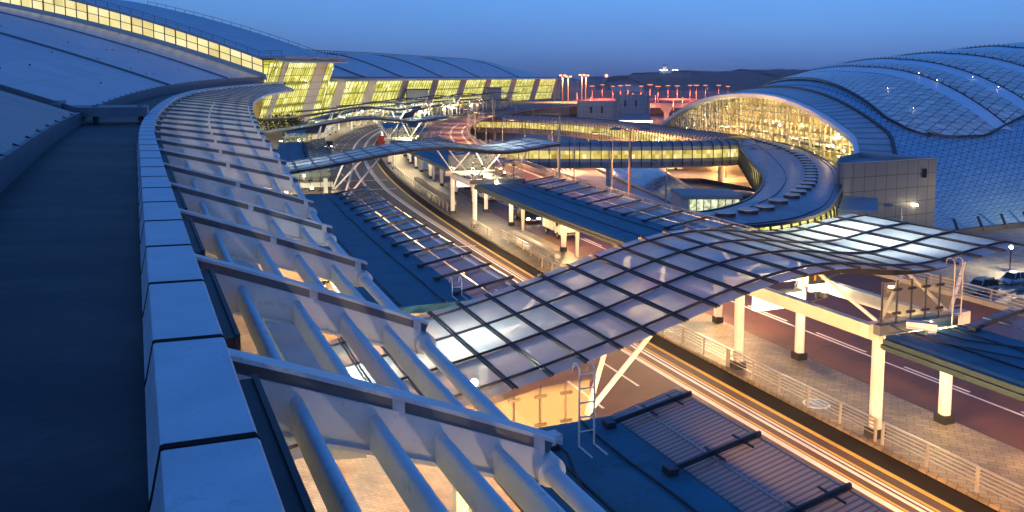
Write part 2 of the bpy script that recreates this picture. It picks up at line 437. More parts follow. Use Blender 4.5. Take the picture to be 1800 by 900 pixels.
MT['slopeglass'] = uvgrid('skylight_glass', (.1,.17,.24), (.25,.3,.34), 'grid', 1, 1, .08, .12, 0, .35, spec=.9)
MT['leaf'] = paint('leaf', (.012,.018,.009), .7, 0, .5, 3.)
MT['bark'] = paint('bark', (.09,.07,.05), .9, 0, .3, 4.)
MT['hill'] = paint('wooded_hill', (.05,.065,.06), .9, 0, .5, .012, 0, 20, ((.05,.065,.06), .03, .48))
MT['tyre'] = paint('tyre_rubber', (.015,.015,.015), .85, 0, .2, 5.)
MT['rimmetal'] = paint('wheel_rim', (.5,.5,.5), .3, .8, .1, 5.)
MT['carglass'] = paint('car_glass', (.012,.014,.016), .08, 0, .1, 1., spec=.8)
MT['headlamp'] = paint('headlamp_lens', (.75,.75,.72), .1, 0, .1, 3.)
MT['headlit'] = emit('lit_headlamp', (1., .85, .6), 25)
MT['taillit'] = emit('lit_tail_lamp', (1., .06, .02), 6)
MT['kioskblue'] = paint('light_blue_panel', (.25,.5,.75), .45, 0, .06, 1.)
MT['signyellow'] = paint('yellow_sign', (.8,.5,.03), .5, 0, .05, 2.)
MT['signred'] = paint('red_sign', (.5,.03,.02), .5, 0, .05, 2.)
MT['signdark'] = paint('sign_face', (.05,.055,.06), .5, 0, .1, 2.)
MT['litbox'] = emit('lightbox_face', (1., .93, .78), 3.2)
MT['orangewall'] = paint('ochre_wall', (.5,.3,.1), .6, 0, .2, .3)
SKY_TINT = (.55, .8, 1.)
SKY_STR = .125
SUN_STR = .12
EXPO = .3
HAZE = .00012
LAMP = 3.0
# ================================================================== THE SETTING
GZ = -12.0
mb = MB()
rr_ = [[Vector((math.cos(2*math.pi*k/48)*q, math.sin(2*math.pi*k/48)*q + 300, GZ)) for k in range(48)] for q in (5, 300, 900, 2500, 8000, 26000)]
mb.grid(rr_, closed=True); mb.f.append([mb.vert(p) for p in rr_[0]])
structure(mb.build('ground', MT['ground']), 'dark ground spreading out around the airport to the horizon', 'ground')

def deck_prof(s):
    return [(-17-drift(s), 0), (52, 0), (52, -.55), (50.5, -1.1), (-17-drift(s), -1.1)]
mb = MB(); sweep(mb, K, deck_prof, -40, 800, 6)
DECK = structure(mb.build('departures_road', MT['asphalt']), 'dark asphalt departures road on an elevated deck bending past the terminal', 'road')
mb = MB(); sweep(mb, K, lambda s: [(-16-drift(s), -.3), (-16-drift(s), .15), (14.4, .15), (14.7, .12), (14.7, -.3)], -38, 780, 6)
structure(mb.build('terminal_pavement', MT['kerbpaving']), 'brown paved pavement along the terminal front', 'pavement')
mb = MB(); sweep(mb, K, [(27.05, -.3), (27.05, .12), (27.2, .16), (32.1, .16), (32.25, .12), (32.25, -.3)], -38, 640, 5)
structure(mb.build('island_pavement', MT['paving']), 'tiled beige island pavement between the two carriageways', 'pavement')
mb = MB(); sheet(mb, K, 32.3, 51.9, .004, -38, 780, 5, 3)
structure(mb.build('outer_road', MT['redasphalt_and_glow']), 'reddish asphalt outer carriageway on the elevated deck with lamp and traffic glow in its colour', 'road')
mb = MB(); sheet(mb, K, 15.2, 25.6, .004, -38, 70, 4, 3)  # glow of the traffic trails put into the asphalt colour here
structure(mb.build('inner_road', MT['redasphalt_and_glow']), 'inner carriageway in the foreground with traffic glow painted into its asphalt', 'road')
mb = MB(); sheet(mb, K, 25.95, 27.04, .009, -38, 640, 5)
structure(mb.build('drain_strip', MT['drain']), 'dark drainage strip between the yellow line and the island kerb', 'gutter')
# lane paint, plus long lines that stand in for headlight trails
def trailA(s): return lerp([(0,23.7),(40,23.6),(60,23.0),(85,22.0),(120,21.0),(400,21.0)], s)
def trailB(s): return lerp([(0,24.6),(40,24.6),(60,24.6),(85,24.4),(120,23.5),(400,23.5)], s)
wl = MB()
sheet(wl, K, lambda s: trailA(s), lambda s: trailA(s)+.3, .012, -20, 330, 3)  # headlight trail drawn as a painted line, then a double one
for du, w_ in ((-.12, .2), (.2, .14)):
    sheet(wl, K, lambda s: trailB(s)+du, lambda s: trailB(s)+du+w_, .012, -20, 330, 3)
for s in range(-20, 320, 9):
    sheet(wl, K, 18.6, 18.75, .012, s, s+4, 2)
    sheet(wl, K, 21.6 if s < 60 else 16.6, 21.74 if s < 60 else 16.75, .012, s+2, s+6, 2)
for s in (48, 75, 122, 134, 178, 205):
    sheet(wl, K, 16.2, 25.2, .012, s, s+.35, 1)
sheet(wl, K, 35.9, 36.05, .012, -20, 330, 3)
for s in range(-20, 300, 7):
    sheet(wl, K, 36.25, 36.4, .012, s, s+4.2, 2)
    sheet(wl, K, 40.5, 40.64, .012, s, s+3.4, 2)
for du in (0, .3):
    sheet(wl, K, 46+du, 46.16+du, .012, 128, 330, 3); sheet(wl, K, 49.6+du, 49.76+du, .012, 128, 330, 3)  # painted pairs standing in for light trails on the outer road
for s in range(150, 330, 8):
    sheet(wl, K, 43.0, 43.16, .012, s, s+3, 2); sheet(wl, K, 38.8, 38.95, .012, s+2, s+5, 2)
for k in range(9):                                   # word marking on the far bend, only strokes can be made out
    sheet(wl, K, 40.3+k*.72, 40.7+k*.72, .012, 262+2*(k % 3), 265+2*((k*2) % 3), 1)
structure(wl.build('lane_lines_and_trails', MT['line']), 'white lane lines and painted headlight trails along the departures roads', 'road markings')
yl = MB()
for u_, o_, w_ in ((trailA, .36, .12), (trailB, .42, .14)): sheet(yl, K, lambda s: u_(s)+o_, lambda s: u_(s)+o_+w_, .012, -20, 330, 3)  # yellow paint that warms the painted headlight trails
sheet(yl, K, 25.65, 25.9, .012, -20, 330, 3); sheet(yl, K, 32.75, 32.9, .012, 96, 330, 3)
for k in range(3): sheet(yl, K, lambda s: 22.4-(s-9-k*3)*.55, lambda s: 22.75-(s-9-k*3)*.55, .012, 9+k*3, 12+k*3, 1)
structure(yl.build('kerb_line_and_trails', MT['yline']), 'yellow island kerb line and painted headlight trails on the inner road', 'road markings')

# plaza, lower roads and court on the ground level
def poly(name, pts, z, mat, label, cat, th=None):
    m = MB()
    if th: m.prism(pts, z-th, z)
    else: m.face([(x, y, z) for x, y in pts])
    return structure(m.build(name, mat), label, cat)
poly('plaza', [(44,86),(62,104),(69,113.2),(90,121),(150,134),(260,160),(280,420),(60,470),(-20,470),(-45,300),(-20,200),(12,120),(25,88)], GZ+.05, MT['plaza'], 'grey paved forecourt of the transport hall', 'plaza')
poly('lower_road', [(30,60),(57,99.5),(66,106.5),(82,113.5),(150,129),(260,150),(260,120),(150,98),(60,50),(40,40)], GZ+.1, MT['greyasphalt'], 'dark lower road where two cars are parked', 'road')
mb = MB()
for a, b in (((57.5,103.2),(67,110.6)),((67,110.6),(84,117.6)),((84,117.6),(150,132.5))):
    mb.bar((a[0],a[1],GZ+.1), (b[0],b[1],GZ+.1), .5, .35)
structure(mb.build('lower_kerb', MT['concrete']), 'concrete kerb between the lower road and the forecourt', 'kerb')
mb = MB()
mb.bar((60,95,GZ+.11),(74,103,GZ+.11),.25,.02); mb.bar((74,103,GZ+.11),(100,112,GZ+.11),.25,.02)
structure(mb.build('lower_road_line', MT['yline']), 'yellow line along the lower road', 'road markings')
mb = MB()
c = Vector((64.3, 106.3, GZ+.112)); dv = Vector((.82,.57,0)); nv = Vector((-.57,.82,0))
mb.face([c-dv*1.6+nv*.15, c+dv*.4+nv*.15, c+dv*.4-nv*.15, c-dv*1.6-nv*.15]); mb.face([c+dv*.4+nv*.6, c+dv*1.6, c+dv*.4-nv*.6])
structure(mb.build('lane_arrow', MT['line']), 'white arrow painted on the lower road', 'road markings')
poly('inner_lower_road', [(-14,255),(-30,330),(-8,338),(14,262),(26,205),(33,165),(24,140),(8,160),(-2,190)], GZ+.1, MT['greyasphalt'], 'grey lower road passing under the covered walkway', 'road')
poly('access_road', [(-8,268),(-14,300),(60,330),(86,250),(80,215),(62,262),(40,268)], GZ+.14, MT['redasphalt_and_glow'], 'orange lit access road beneath the covered walkway', 'road')
poly('median_pavement', [(14,262),(22,262),(29,230),(36,200),(43,178),(52,160),(44,150),(33,165),(26,205)], GZ+.25, MT['paleconc'], 'pale paved strip beside the glass skylight', 'pavement', .4)
mb = MB()
for x0, y0 in ((9,243),(11.5,236),(17,236),(15,229)):
    for k in range(2): mb.bar((x0, y0-k*4, GZ+.12), (x0+.5, y0-2-k*4, GZ+.12), .35, .02)
for x0, y0 in ((14.5,224),(19.6,224)):
    q = [(x0-1.2,y0-2.2),(x0+1.2,y0-2.2),(x0+1.6,y0+2.2),(x0-.8,y0+2.2)]
    for a, b in zip(q, q[1:]+q[:1]): mb.bar((*a,GZ+.12), (*b,GZ+.12), .4, .02)
for k in range(6): mb.bar((12+k*1.6, 262, GZ+.16), (11+k*1.6, 274, GZ+.16), .6, .02)
structure(mb.build('lower_lane_markings', MT['line']), 'white boxes and dashes painted on the lower road', 'road markings')
mb = MB(); sheet(mb, lambda s,u,z: Vector((u, s, z)), 43, 70, GZ+.3, 160, 232, 12)
structure(mb.build('sunken_court', MT['dark']), 'dark court floor inside the walkway loop', 'court')

m = MB(); m.grid([[Vector((-900, y, z)), Vector((0, y, z)), Vector((900, y, z)), Vector((2600, y, z))] for y, z in ((830, GZ+.3), (1000, -2), (1500, -1.2), (2400, -1), (9000, -1))])
structure(m.build('airfield', MT['airfield']), 'flat airfield reaching from the terminal to the hill', 'airfield')
# hills
def hill(name, x0, x1, y, hfun, label, depth=900, n=90, seed=1):
    rnd = random.Random(seed); m = MB(); rows = []
    ph = [rnd.uniform(0, 6.28) for _ in range(12)]
    for j in range(15):
        v = j/14; row = []
        for i in range(n+1):
            x = x0+(x1-x0)*i/n; h = hfun(i/n)
            w = sum(math.sin(i/n*(7+9*q)+ph[q]+v*(2+q))/(1.5+q) for q in range(10))*.05
            prof = math.sin(min(1, v*1.7)*math.pi/2)**.8 if v < .6 else math.cos((v-.6)/.4*math.pi/2)
            row.append(Vector((x + 30*math.sin(v*5+i), y+depth*v, GZ-1+h*max(0, prof*(1+w)) + (rnd.random()*5 if .1 < v < .8 else 0))))
        rows.append(row)
    m.grid(rows)
    return structure(m.build(name, MT['hill'], smooth=False), label, 'hill')
hill('hill', 260, 1150, 2050, lambda t: lerp([(0,0),(.06,44),(.16,60),(.3,66),(.45,64),(.55,70),(.75,66),(.9,62),(1,45)], t), 'long dark wooded hill on the horizon behind the airfield')
hill('far_hill', 120, 560, 3600, lambda t: lerp([(0,0),(.3,62),(.45,40),(.7,60),(1,0)], t), 'low distant hill left of the wooded ridge', 900, 50, 4)
hill('distant_hill', -720, -480, 4300, lambda t: lerp([(0,40),(.3,125),(.55,160),(.8,95),(1,40)], t), 'small far peak just above the terminal roof', 500, 26, 6)

# ================================================================== TERMINAL (left)
def Xp(d): return .1 - .44*d + (.00098*(d-50)**2 if d > 50 else 0)
def Sl(d): return -.44 + (.00196*(d-50) if d > 50 else 0)
def TP(d, off, z):
    sl = Sl(d); n = math.hypot(1, sl)
    return Vector((Xp(d)+off/n, d-off*sl/n, z))
def zp(d): return lerp([(-20,11.3),(20,11.35),(35,11.4),(50,11.7),(65,11.9),(80,12.1),(100,12.6),(120,13.2),(150,13.9),(200,14.6),(262,15.6),(300,16)], d)
def ze(d): return lerp([(-20,11.4),(34,11.7),(72,12.3),(88,12.5),(124,13.6),(162,14.8),(225,16.5),(268,17.3),(345,18)], d)
def zf(d): return min(lerp([(-20,9.9),(34,10.35),(74,11.2),(100,11.7),(150,13.0),(262,14.9)], d), zp(d)-.5)
EO = -5.5
def zr(d, t): return ze(d) + .36*t - .0011*t*t
TERM = thing('terminal_building', 'long curved airport terminal with ribbed metal roofs and a white sunshade of ribs and tubes', 'terminal', (-20, 40, 0))
m = MB(); sweep(m, TP, lambda d: [(.06, zf(d)-.8), (.06, zp(d)-.5), (.86, zp(d)-.5), (.86, zp(d)-1.2), (.4, zf(d)-1.2)], -12, 266, 4)
PAR = m.build('parapet', MT['fascia'], TERM)
m = MB(); sweep(m, TP, lambda d: [(-.07, zp(d)-.55), (-.05, zp(d)-.45), (.03, zp(d)-.05), (.9, zp(d)-.06), (.93, zp(d)-.1), (.93, zp(d)-.52)], -12, 266, 4); m.build('joint_backing', MT['drain'], TERM)
js = [-5.9+3.55*k for k in range(77)]
for a, b in zip(js, js[1:]):
    m = MB(); q = .075 + min(.07, abs(a)*.0008)
    sweep(m, TP, lambda d: [(-.13, zp(d)-.62), (-.1, zp(d)-.5), (0, zp(d)), (.03, zp(d)+.012), (.93, zp(d)-.01), (.96, zp(d)-.04), (.98, zp(d)-.5), (.9, zp(d)-.62)], a+q, b-q, 2)
    m.build('coping', MT['coping'], PAR)
    m = MB(); q2 = .05 + min(.05, abs(a)*.0006)
    sweep(m, TP, lambda d: [(-.14, zp(d)-.6), (-.112, zp(d)-.5), (-.008, zp(d)+.006), (.03, zp(d)+.02), (.93, zp(d)-.002), (.968, zp(d)-.04), (.985, zp(d)-.5), (.9, zp(d)-.6)], a-q2, a+q2, 1)
    m.build('joint_strip', MT['drain'], PAR)
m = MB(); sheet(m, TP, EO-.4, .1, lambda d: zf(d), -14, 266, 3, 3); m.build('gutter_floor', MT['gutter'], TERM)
# sections of the big roof, each a bay between two seams
def roofbay(d0, d1, mat, zfun=zr, t0=0., t1=78., e=EO):
    m = MB(); nd = max(2, int((d1-d0)/6)); nt_ = 22; rows = []; uvs = []
    for i in range(nd+1):
        d = d0+(d1-d0)*i/nd
        rows.append([TP(d, e-(t0+(t1-t0)*k/nt_), zfun(d, t0+(t1-t0)*k/nt_)) for k in range(nt_+1)])
        uvs.append([(d*1.06, t0+(t1-t0)*k/nt_) for k in range(nt_+1)])
    ids = m.grid(rows, uvs)
    low = [[p - Vector((0,0,.5)) for p in r] for r in rows]
    edge = rows[0] + [r[-1] for r in rows[1:]] + rows[-1][-2::-1] + [r[0] for r in rows[-2:0:-1]]
    edl = [p - Vector((0,0,.5)) for p in edge]
    m.grid([edge, edl], closed=True)
    return m.build('roof', mat, TERM, smooth=True)
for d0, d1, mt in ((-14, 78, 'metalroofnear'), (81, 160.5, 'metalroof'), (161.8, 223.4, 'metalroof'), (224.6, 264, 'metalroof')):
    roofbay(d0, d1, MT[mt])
for dm, w in ((79.5, 3.4), (161.1, 1.7), (224, 1.6)):     # dark valley gutters at the seams
    m = MB(); rows = []
    for k in range(27):
        t = -.2+k*3
        rows.append([TP(dm-w/2, EO-t, zr(dm, t)-.42), TP(dm-w*.2, EO-t, zr(dm, t)-.5), TP(dm+w*.2, EO-t, zr(dm, t)-.5), TP(dm+w/2, EO-t, zr(dm, t)-.36)])
    m.grid(rows)
    g = m.build('valley_gutter', MT['dark'], TERM)
    m = MB()
    m.pbar([TP(dm+w*.42, EO-k*3+.1, zr(dm, k*3)+.14) for k in range(26)], .35, .28)
    m.build('seam_cover', MT['fascia'], TERM)
m = MB(); sweep(m, TP, lambda d: [(EO+.06, zf(d)-.5), (EO+.06, ze(d)+.03), (EO-.3, ze(d)+.08), (EO-.3, zf(d)-.5)], -14, 266, 4)
m.build('eave_fascia', MT['fascia'], TERM)
m = MB()
for d in range(-10, 262, 5):
    m.bar(TP(d, EO+.08, ze(d)-.02), TP(d, EO-.3, ze(d)+.16), .1, .08)
m.build('eave_bracket', MT['dark'], TERM)['kind'] = 'stuff'
m = MB()                                              # box duct bridging the gutter
sweep(m, lambda s,u,z: TP(u, s, z), [(80.5, 12.0), (80.5, 12.85), (84, 13.0), (84, 12.1)], EO-1.5, .05, 2)
m.bar(TP(79.6, EO-2.2, 12.7), TP(83.5, EO-2.2, 13.0), 1.2, 1.0)
for o in (-4.5, -.6): m.bar(TP(82, o, 13.05), TP(82, o, 11), .5, .3)
m.build('roof_duct', MT['fascia'], TERM)
# roof vents / studs
m = MB()
rnd = random.Random(3)
for _ in range(26):
    d = rnd.uniform(84, 220); t = rnd.uniform(3, 40); p = TP(d, EO-t, zr(d, t)); m.disc(p-Vector((0,0,.05)), .11, .22, 8)
m.build('roof_stud', MT['dark'], TERM)['kind'] = 'stuff'
# facade under the sunshade
def foff(d): return lerp([(0,.2),(50,.2),(110,-5),(180,-10),(270,-10)], d)
def ftop(d): return lerp([(0,.5),(50,.5),(110,-2.5),(180,-5),(270,-5)], d)
piers = [(30,33),(64,68),(100,105),(140,146),(176,182),(214,221),(256,266)]
def facade(d0, d1, parent, z0, z1, fo, ft, mat, mull=True, fr=TP, step=2.6, rows_=5, name='glass_bay', lean=1.6, mw=1.):
    m = MB(); n = max(1, int((d1-d0)/4)); rr = []
    for i in range(n+1):
        d = d0+(d1-d0)*i/n
        a, b = (z0(d) if callable(z0) else z0), (z1(d) if callable(z1) else z1)
        rr.append([fr(d, fo(d), a), fr(d, ft(d), b)])
    m.grid(rr, [[(d0+(d1-d0)*i/n, 0), (d0+(d1-d0)*i/n, 1)] for i in range(n+1)]); g = m.build(name, mat, parent)
    if mull:
        m = MB(); k = int((d1-d0)/step)
        gp = lambda d, f, o=.12: fr(d, fo(d)+(ft(d)-fo(d))*f+o, (z0(d) if callable(z0) else z0)*(1-f)+(z1(d) if callable(z1) else z1)*f)
        for i in range(k+1):
            d = d0+(d1-d0)*i/max(1, k); w = (.4 if i % 4 == 0 else .14)*mw
            m.bar(gp(max(d0, min(d1, d-lean)), 0), gp(min(d1, d+lean), 1), w, .12)
        for j in range(rows_+1):
            f = j/rows_
            m.pbar([gp(d0+(d1-d0)*i/n, f) for i in range(n+1)], .12*mw, .14)
        m.build('mullion', MT['steeldark'], g)
    return g
prev = 4.
for a, b in piers + [(268, 268)]:
    facade(prev, a, TERM, .1, lambda d: zp(d)-2.4, foff, ftop, MT['litgreen' if prev > 60 else 'litpale'], rows_=6, mw=1.7)
    if b > a:
        m = MB(); sweep(m, TP, lambda d: [(foff(d)+.25, 0), (ftop(d)+.25, zp(d)-2.3), (ftop(d)-1, zp(d)-2.3), (foff(d)-1, 0)], a, b, 3)
        m.build('pier', MT['yellowpanel'] if a > 200 else MT['cream'], TERM)
    prev = b
# sunshade ribs and tubes
def ztip(d): return lerp([(0,8.75),(40,8.85),(51,9.5),(62,10.0),(80,10.6),(100,11.2),(130,12.0),(170,12.5),(262,13.6),(300,14)], d)
def rib_len(d): return lerp([(0,5.3),(12,5.4),(19,5.65),(26,6.0),(34,6.5),(40,7.1),(51,8),(62,8.7),(80,9.4),(100,10),(130,10),(170,9),(210,7),(262,4.2)], d)+1.0
ribs = [12.0+7.2*k for k in range(-2, 35)]
def rib_pt(d, f, dz=0., ds=0.):
    L = rib_len(d); r = .9
    return TP(d+ds, r+(L-r)*f, (zp(d)-.3)*(1-f)+ztip(d)*f + .05*math.sin(math.pi*f) + dz)
rib_obj = []
FR = (.2, .42, .62, .81, .985)
for i, d in enumerate(ribs):
    m = MB(); far = d > 120
    fl = [rib_pt(d, f/8) for f in range(9)]
    m.pbar(fl, .4, .07)
    dep = lambda f: .88-.25*f
    rings = []
    for f in (0., .25, .5, .75, .97):
        c = rib_pt(d, f, -.26); h = dep(f); t = .09
        tdir = (rib_pt(d, 1)-rib_pt(d, 0)).normalized(); sd = tdir.cross(Vector((0,0,1))).normalized()
        rings.append([c+sd*t, c-sd*t, c-sd*t-Vector((0,0,h)), c+sd*t-Vector((0,0,h))])
    m.loft(rings)
    m.pbar([rib_pt(d, f, -.26-dep(f)) for f in (.16, .35, .6, .8, .95)], .3, .07)
    tp = rib_pt(d, .985, -.26-dep(1)/2)
    a_ = (TP(d+1, 0, 0)-TP(d-1, 0, 0)).normalized()
    m.tube([tp-a_*.25, tp+a_*.25], .27, 18)
    if not far:
        for f in (.47, .93):
            p_ = rib_pt(d, f, -.05); m.bar(p_, p_-Vector((0,0,.35)), .06, .5)
    ro = m.build('sunshade_rib', MT['white'], TERM, smooth=False); rib_obj.append(ro)
    m = MB(); m.pbar([rib_pt(d, f/8, -.155) for f in range(9)], .1, .24); m.build('groove_shade', MT['fascia'], ro)  # dark filler bar stands for the shade under the flange
fartube = MB()
for i, (d0, d1) in enumerate(zip(ribs, ribs[1:])):
    for f in FR:
        m = MB() if i < 20 else fartube
        if f > .9:
            a, b = rib_pt(d0, f, -.26-.35), rib_pt(d1, f, -.26-.35)
            m.tube([a, b], .17, 12)
        else:
            h = .44
            a, b = rib_pt(d0, f, -.5), rib_pt(d1, f, -.5)
            tg = (b-a).normalized(); sd = tg.cross(Vector((0,0,1))).normalized()
            rg = []
            for o in (a, b):
                rg.append([o+sd*.1*math.cos(q)+Vector((0,0,.1*math.sin(q))) for q in [math.pi*k/6 for k in range(7)]] + [o-sd*.09-Vector((0,0,h)), o+sd*.09-Vector((0,0,h))])
            m.loft(rg)
        if i < 20: m.build('shade_tube', MT['white'], rib_obj[i], smooth=True)
m = fartube.build('shade_tube', MT['white'], TERM, smooth=True); m['kind'] = 'stuff'
m = MB()
for d0, d1 in zip(ribs, ribs[1:]):
    if d1 > 150: break
    m = MB()
    a, b = TP(d0+1.4, 1.16, zp(d0)-.9), TP(d1-.6, 1.16, zp(d1)-.9)
    m.bar(a, b, .24, .7); m.bar(a+Vector((.15,.06,.2)), b+Vector((.15,.06,.2)), .08, .4)
    m.build('baffle', MT['dark'], TERM)
m = MB(); sweep(m, TP, lambda d: [(2.7, zp(d)-3.0), (2.7, zp(d)-2.4), (3.5, zp(d)-2.5), (3.5, zp(d)-3.1)], 13.5, 262, 4)
m.build('edge_girder', MT['white'], TERM)
m = MB()
for d in ribs[2:]:
    m.bar(TP(d+2.4, 3.1, zp(d)-2.5), TP(d+2.4, 3.2, zp(d)-2.1), .3, .2)
m.build('hanger', MT['white'], TERM)['kind'] = 'stuff'
m = MB(); sweep(m, TP, lambda d: [(.8, 7.6), (.8, 8.2), (3.4, 8.3), (5.2, 7.9), (5.4, 7.5)], -9, 10.2, 2)
m.build('canopy_soffit', MT['cream'], TERM)
m = MB(); sweep(m, lambda s,u,z: TP(u, s, z), [(7.6, 8.32), (7.6, 8.95), (8.5, 8.95), (8.5, 8.32)], .9, 5.6, 1)
m.build('cross_beam', MT['white'], TERM)

# ---------------------------------------------------------------- central hall with its raised roof
HALL = thing('terminal_hall', 'taller central terminal hall with glowing clerestory band and leaning glass front', 'terminal hall', (-80, 300, 0))
def zh(d, t): return 23.2 + max(0, t)*.375 - .0011*t*abs(t) + (d-265)*.022 + (.5 if t < 0 else 0)
m = MB(); rows = []; uvs = []
for i in range(17):
    d = 264.3+(344-264.3)*i/16
    rows.append([TP(d, EO-t, zh(d, t)) for t in [-7+k*4 for k in range(24)]]); uvs.append([(d*1.05, -7+k*4.) for k in range(24)])
m.grid(rows, uvs)
edge = rows[0] + [r[-1] for r in rows[1:]] + rows[-1][-2::-1] + [r[0] for r in rows[-2:0:-1]]
m.grid([edge, [p-Vector((0,0,.8)) for p in edge]], closed=True)
m.build('roof', MT['metalroof'], HALL, smooth=True)
def cl(t, f): # clerestory point along radial wall
    z0, z1 = zr(264.6, max(t, -1))+1.1, zh(264.6, t)-.8
    return TP(264.9, EO-t, z0*(1-f)+z1*f)
m = MB(); rows = [[cl(t, 0), cl(t, 1)] for t in [k*2. for k in range(42)]]; m.grid(rows, [[(k*2., 0), (k*2., 1)] for k in range(42)])
CLG = m.build('clerestory_glass', MT['lityellow'], HALL)
m = MB(); o = Vector((.05, -.2, 0))
for k in range(0, 25):
    t = k*3.3; m.bar(cl(t, 0)+o, cl(t, 1)+o, .55 if k % 4 == 0 else .16, .25)
for f in (0, .5, 1): m.pbar([cl(k*4, f)+o for k in range(21)], .16, .2)
m.build('mullion', MT['steeldark'], CLG)
m = MB(); sweep(m, lambda s,u,z: TP(u, EO-s, zr(264.6, max(s, -1))+z), [(264.0, -.6), (264.0, 1.1), (264.6, 1.1), (264.6, -.6)], -1, 82, 4); m.build('curb_wall', MT['paleconc'], HALL)
m = MB(); top = [TP(264.6, EO-t, zh(264.6, t)) for t in [-6+k*3.5 for k in range(24)]]
for p in top: m.bar(p, p+Vector((0,0,1.5)), .12)
m.pbar([p+Vector((0,0,1.5)) for p in top], .14); m.pbar([p+Vector((0,0,.8)) for p in top], .07)
m.build('roof_railing', MT['steeldark'], HALL)
m = MB(); top = [TP(343.6, EO-t, zh(343.6, t)) for t in [-6+k*4 for k in range(22)]]
m.pbar([p+Vector((0,0,1.2)) for p in top], .16); 
for p in top: m.bar(p, p+Vector((0,0,1.2)), .16)
m.build('roof_railing', MT['steeldark'], HALL)
ho = lambda d: EO-5; ht = lambda d: EO+3.2
zt = lambda d: 22.4+(d-265)*.022
for a, b in ((266, 278), (283, 317), (329, 337)):
    facade(a, b, HALL, .1, zt, ho, ht, MT['litgreen'], rows_=9, step=2.4, lean=1.2, mw=2.2)
for a, b in ((278, 283), (317, 329)):
    m = MB(); sweep(m, TP, lambda d: [(ho(d)+.3, 0), (ht(d)+.3, zt(d)), (ht(d)-1.5, zt(d)), (ho(d)-1.5, 0)], a, b, 3)
    p = m.build('pier', MT['cream'], HALL)
    m = MB()
    for j in range(1, 9):
        f = j/9; m.pbar([TP(d, ho(d)+(ht(d)-ho(d))*f+.33, zt(d)*f) for d in (a, b)], .08, .1)
    m.build('joint', MT['dark'], p)
for dd, sg in ((265.8, -1), (337.2, 1)):
    m = MB(); m.grid([[TP(dd, EO-5+8.2*z/22.4, z), TP(dd, EO-16, z)] for z in (0, 22.4)], [[(0, z/22.4), (12, z/22.4)] for z in (0, 22.4)])
    m.build('side_glass', MT['litgreen'], HALL)
    m = MB(); e = .12*sg
    for j in range(1, 8): m.bar(TP(dd+e, EO-12, j*3), TP(dd+e, EO-5+8.2*j*3/22.4, j*3), .16)
    for j in range(5): m.bar(TP(dd+e, EO-3-j*2.5, 0), TP(dd+e, EO+2-j*2.5, 22), .18)
    m.build('mullion', MT['steeldark'], HALL)
m = MB()
for k in range(30):
    d = 266+k*2.5; m.bar(TP(d, EO+3, zt(d)+.3), TP(d, EO+8.3, zt(d)-.6), .22, .5)
for u in range(6): m.pbar([TP(266+k*8, EO+3.4+u, zt(266+k*8)+.3-u*.17) for k in range(10)], .3, .18)
m.build('eave_louvre', MT['shade'], HALL)

# ---------------------------------------------------------------- far wing
def Xw(d): return -71.3 + .138*(d-345) + .000144*(d-345)**2
def WP(d, off, z):
    sl = .138+.000288*(d-345); n = math.hypot(1, sl)
    return Vector((Xw(d)+off/n, d-off*sl/n, z))
def zwe(d): return 15+.008*d
WING = thing('terminal_wing', 'far terminal wing with pale blue curved roof over a lit glass front', 'terminal wing', (-40, 500, 0))
def wridge(d):            # rise of the vault: dies away at the far end
    k = 1 if d < 700 else max(.02, 1-((d-700)/205)**2.2)
    return lerp([(338,10.5),(400,12),(520,13.5),(700,14.5),(905,14.5)], d)*k
def wz(d, t): return zwe(d) + wridge(d)*math.sin(min(1, t/46)*math.pi/2) if t <= 46 else zwe(d)+wridge(d)*math.cos((t-46)/46*math.pi/2)
seams = [338, 380, 440, 520, 612, 737, 904]
for a, b in zip(seams, seams[1:]):
    m = MB(); n = max(3, int((b-a)/9)); rows = []; uvs = []
    for i in range(n+1):
        d = a+.4+(b-a-.8)*i/n; lift = .9*max(0, math.sin(math.pi*i/n))**.6
        rows.append([WP(d, -t, wz(d, t)+lift*min(1, t/46)) for t in [k*4.6 for k in range(20)]]); uvs.append([(d, k*4.6) for k in range(20)])
    m.grid(rows, uvs); m.build('roof', MT['metalroof'], WING, smooth=True)
for d in seams[1:-1]:
    m = MB(); m.pbar([WP(d, -k*3+1.0, wz(d, max(0, k*3-1))+.25) for k in range(20)], 1.5, .5)
    m.build('seam_cover', MT['steeldark'], WING)
m = MB()
for d in seams[1:-1]:
    rg = [WP(d+3-k*1.4, -46-k*.2, wz(d, 46)+.6) for k in range(4)]
m = MB(); m.pbar([WP(d, -40, wz(d, 40)+1.5) for d in range(342, 900, 12)], .35, .3)
for d in range(342, 900, 4): m.bar(WP(d, -40, wz(d, 40)), WP(d, -40, wz(d, 40)+1.5), .35)
m.build('ridge_railing', MT['steeldark'], WING)
m = MB(); sweep(m, WP, lambda d: [(.6, zwe(d)-.9), (.6, zwe(d)+.3), (-.6, zwe(d)+.3), (-.6, zwe(d)-.9)], 338, 903, 12); m.build('eave_gutter', MT['fascia'], WING)
m = MB()
sheet(m, WP, .7, 5.5, lambda d: zwe(d)-1.2, 340, 903, 14, 1)
for k in range(141):
    d = 340+k*4; m.bar(WP(d, .6, zwe(d)-.7), WP(d, 6., zwe(d)-1.3), .3, .7)
m.build('eave_louvre', MT['shade'], WING)
wo = lambda d: -7.; wt = lambda d: -1.
gaps = [(352,362),(392,404),(446,458),(505,518),(570,585),(640,655),(720,738),(805,825),(890,902)]
prev = 338
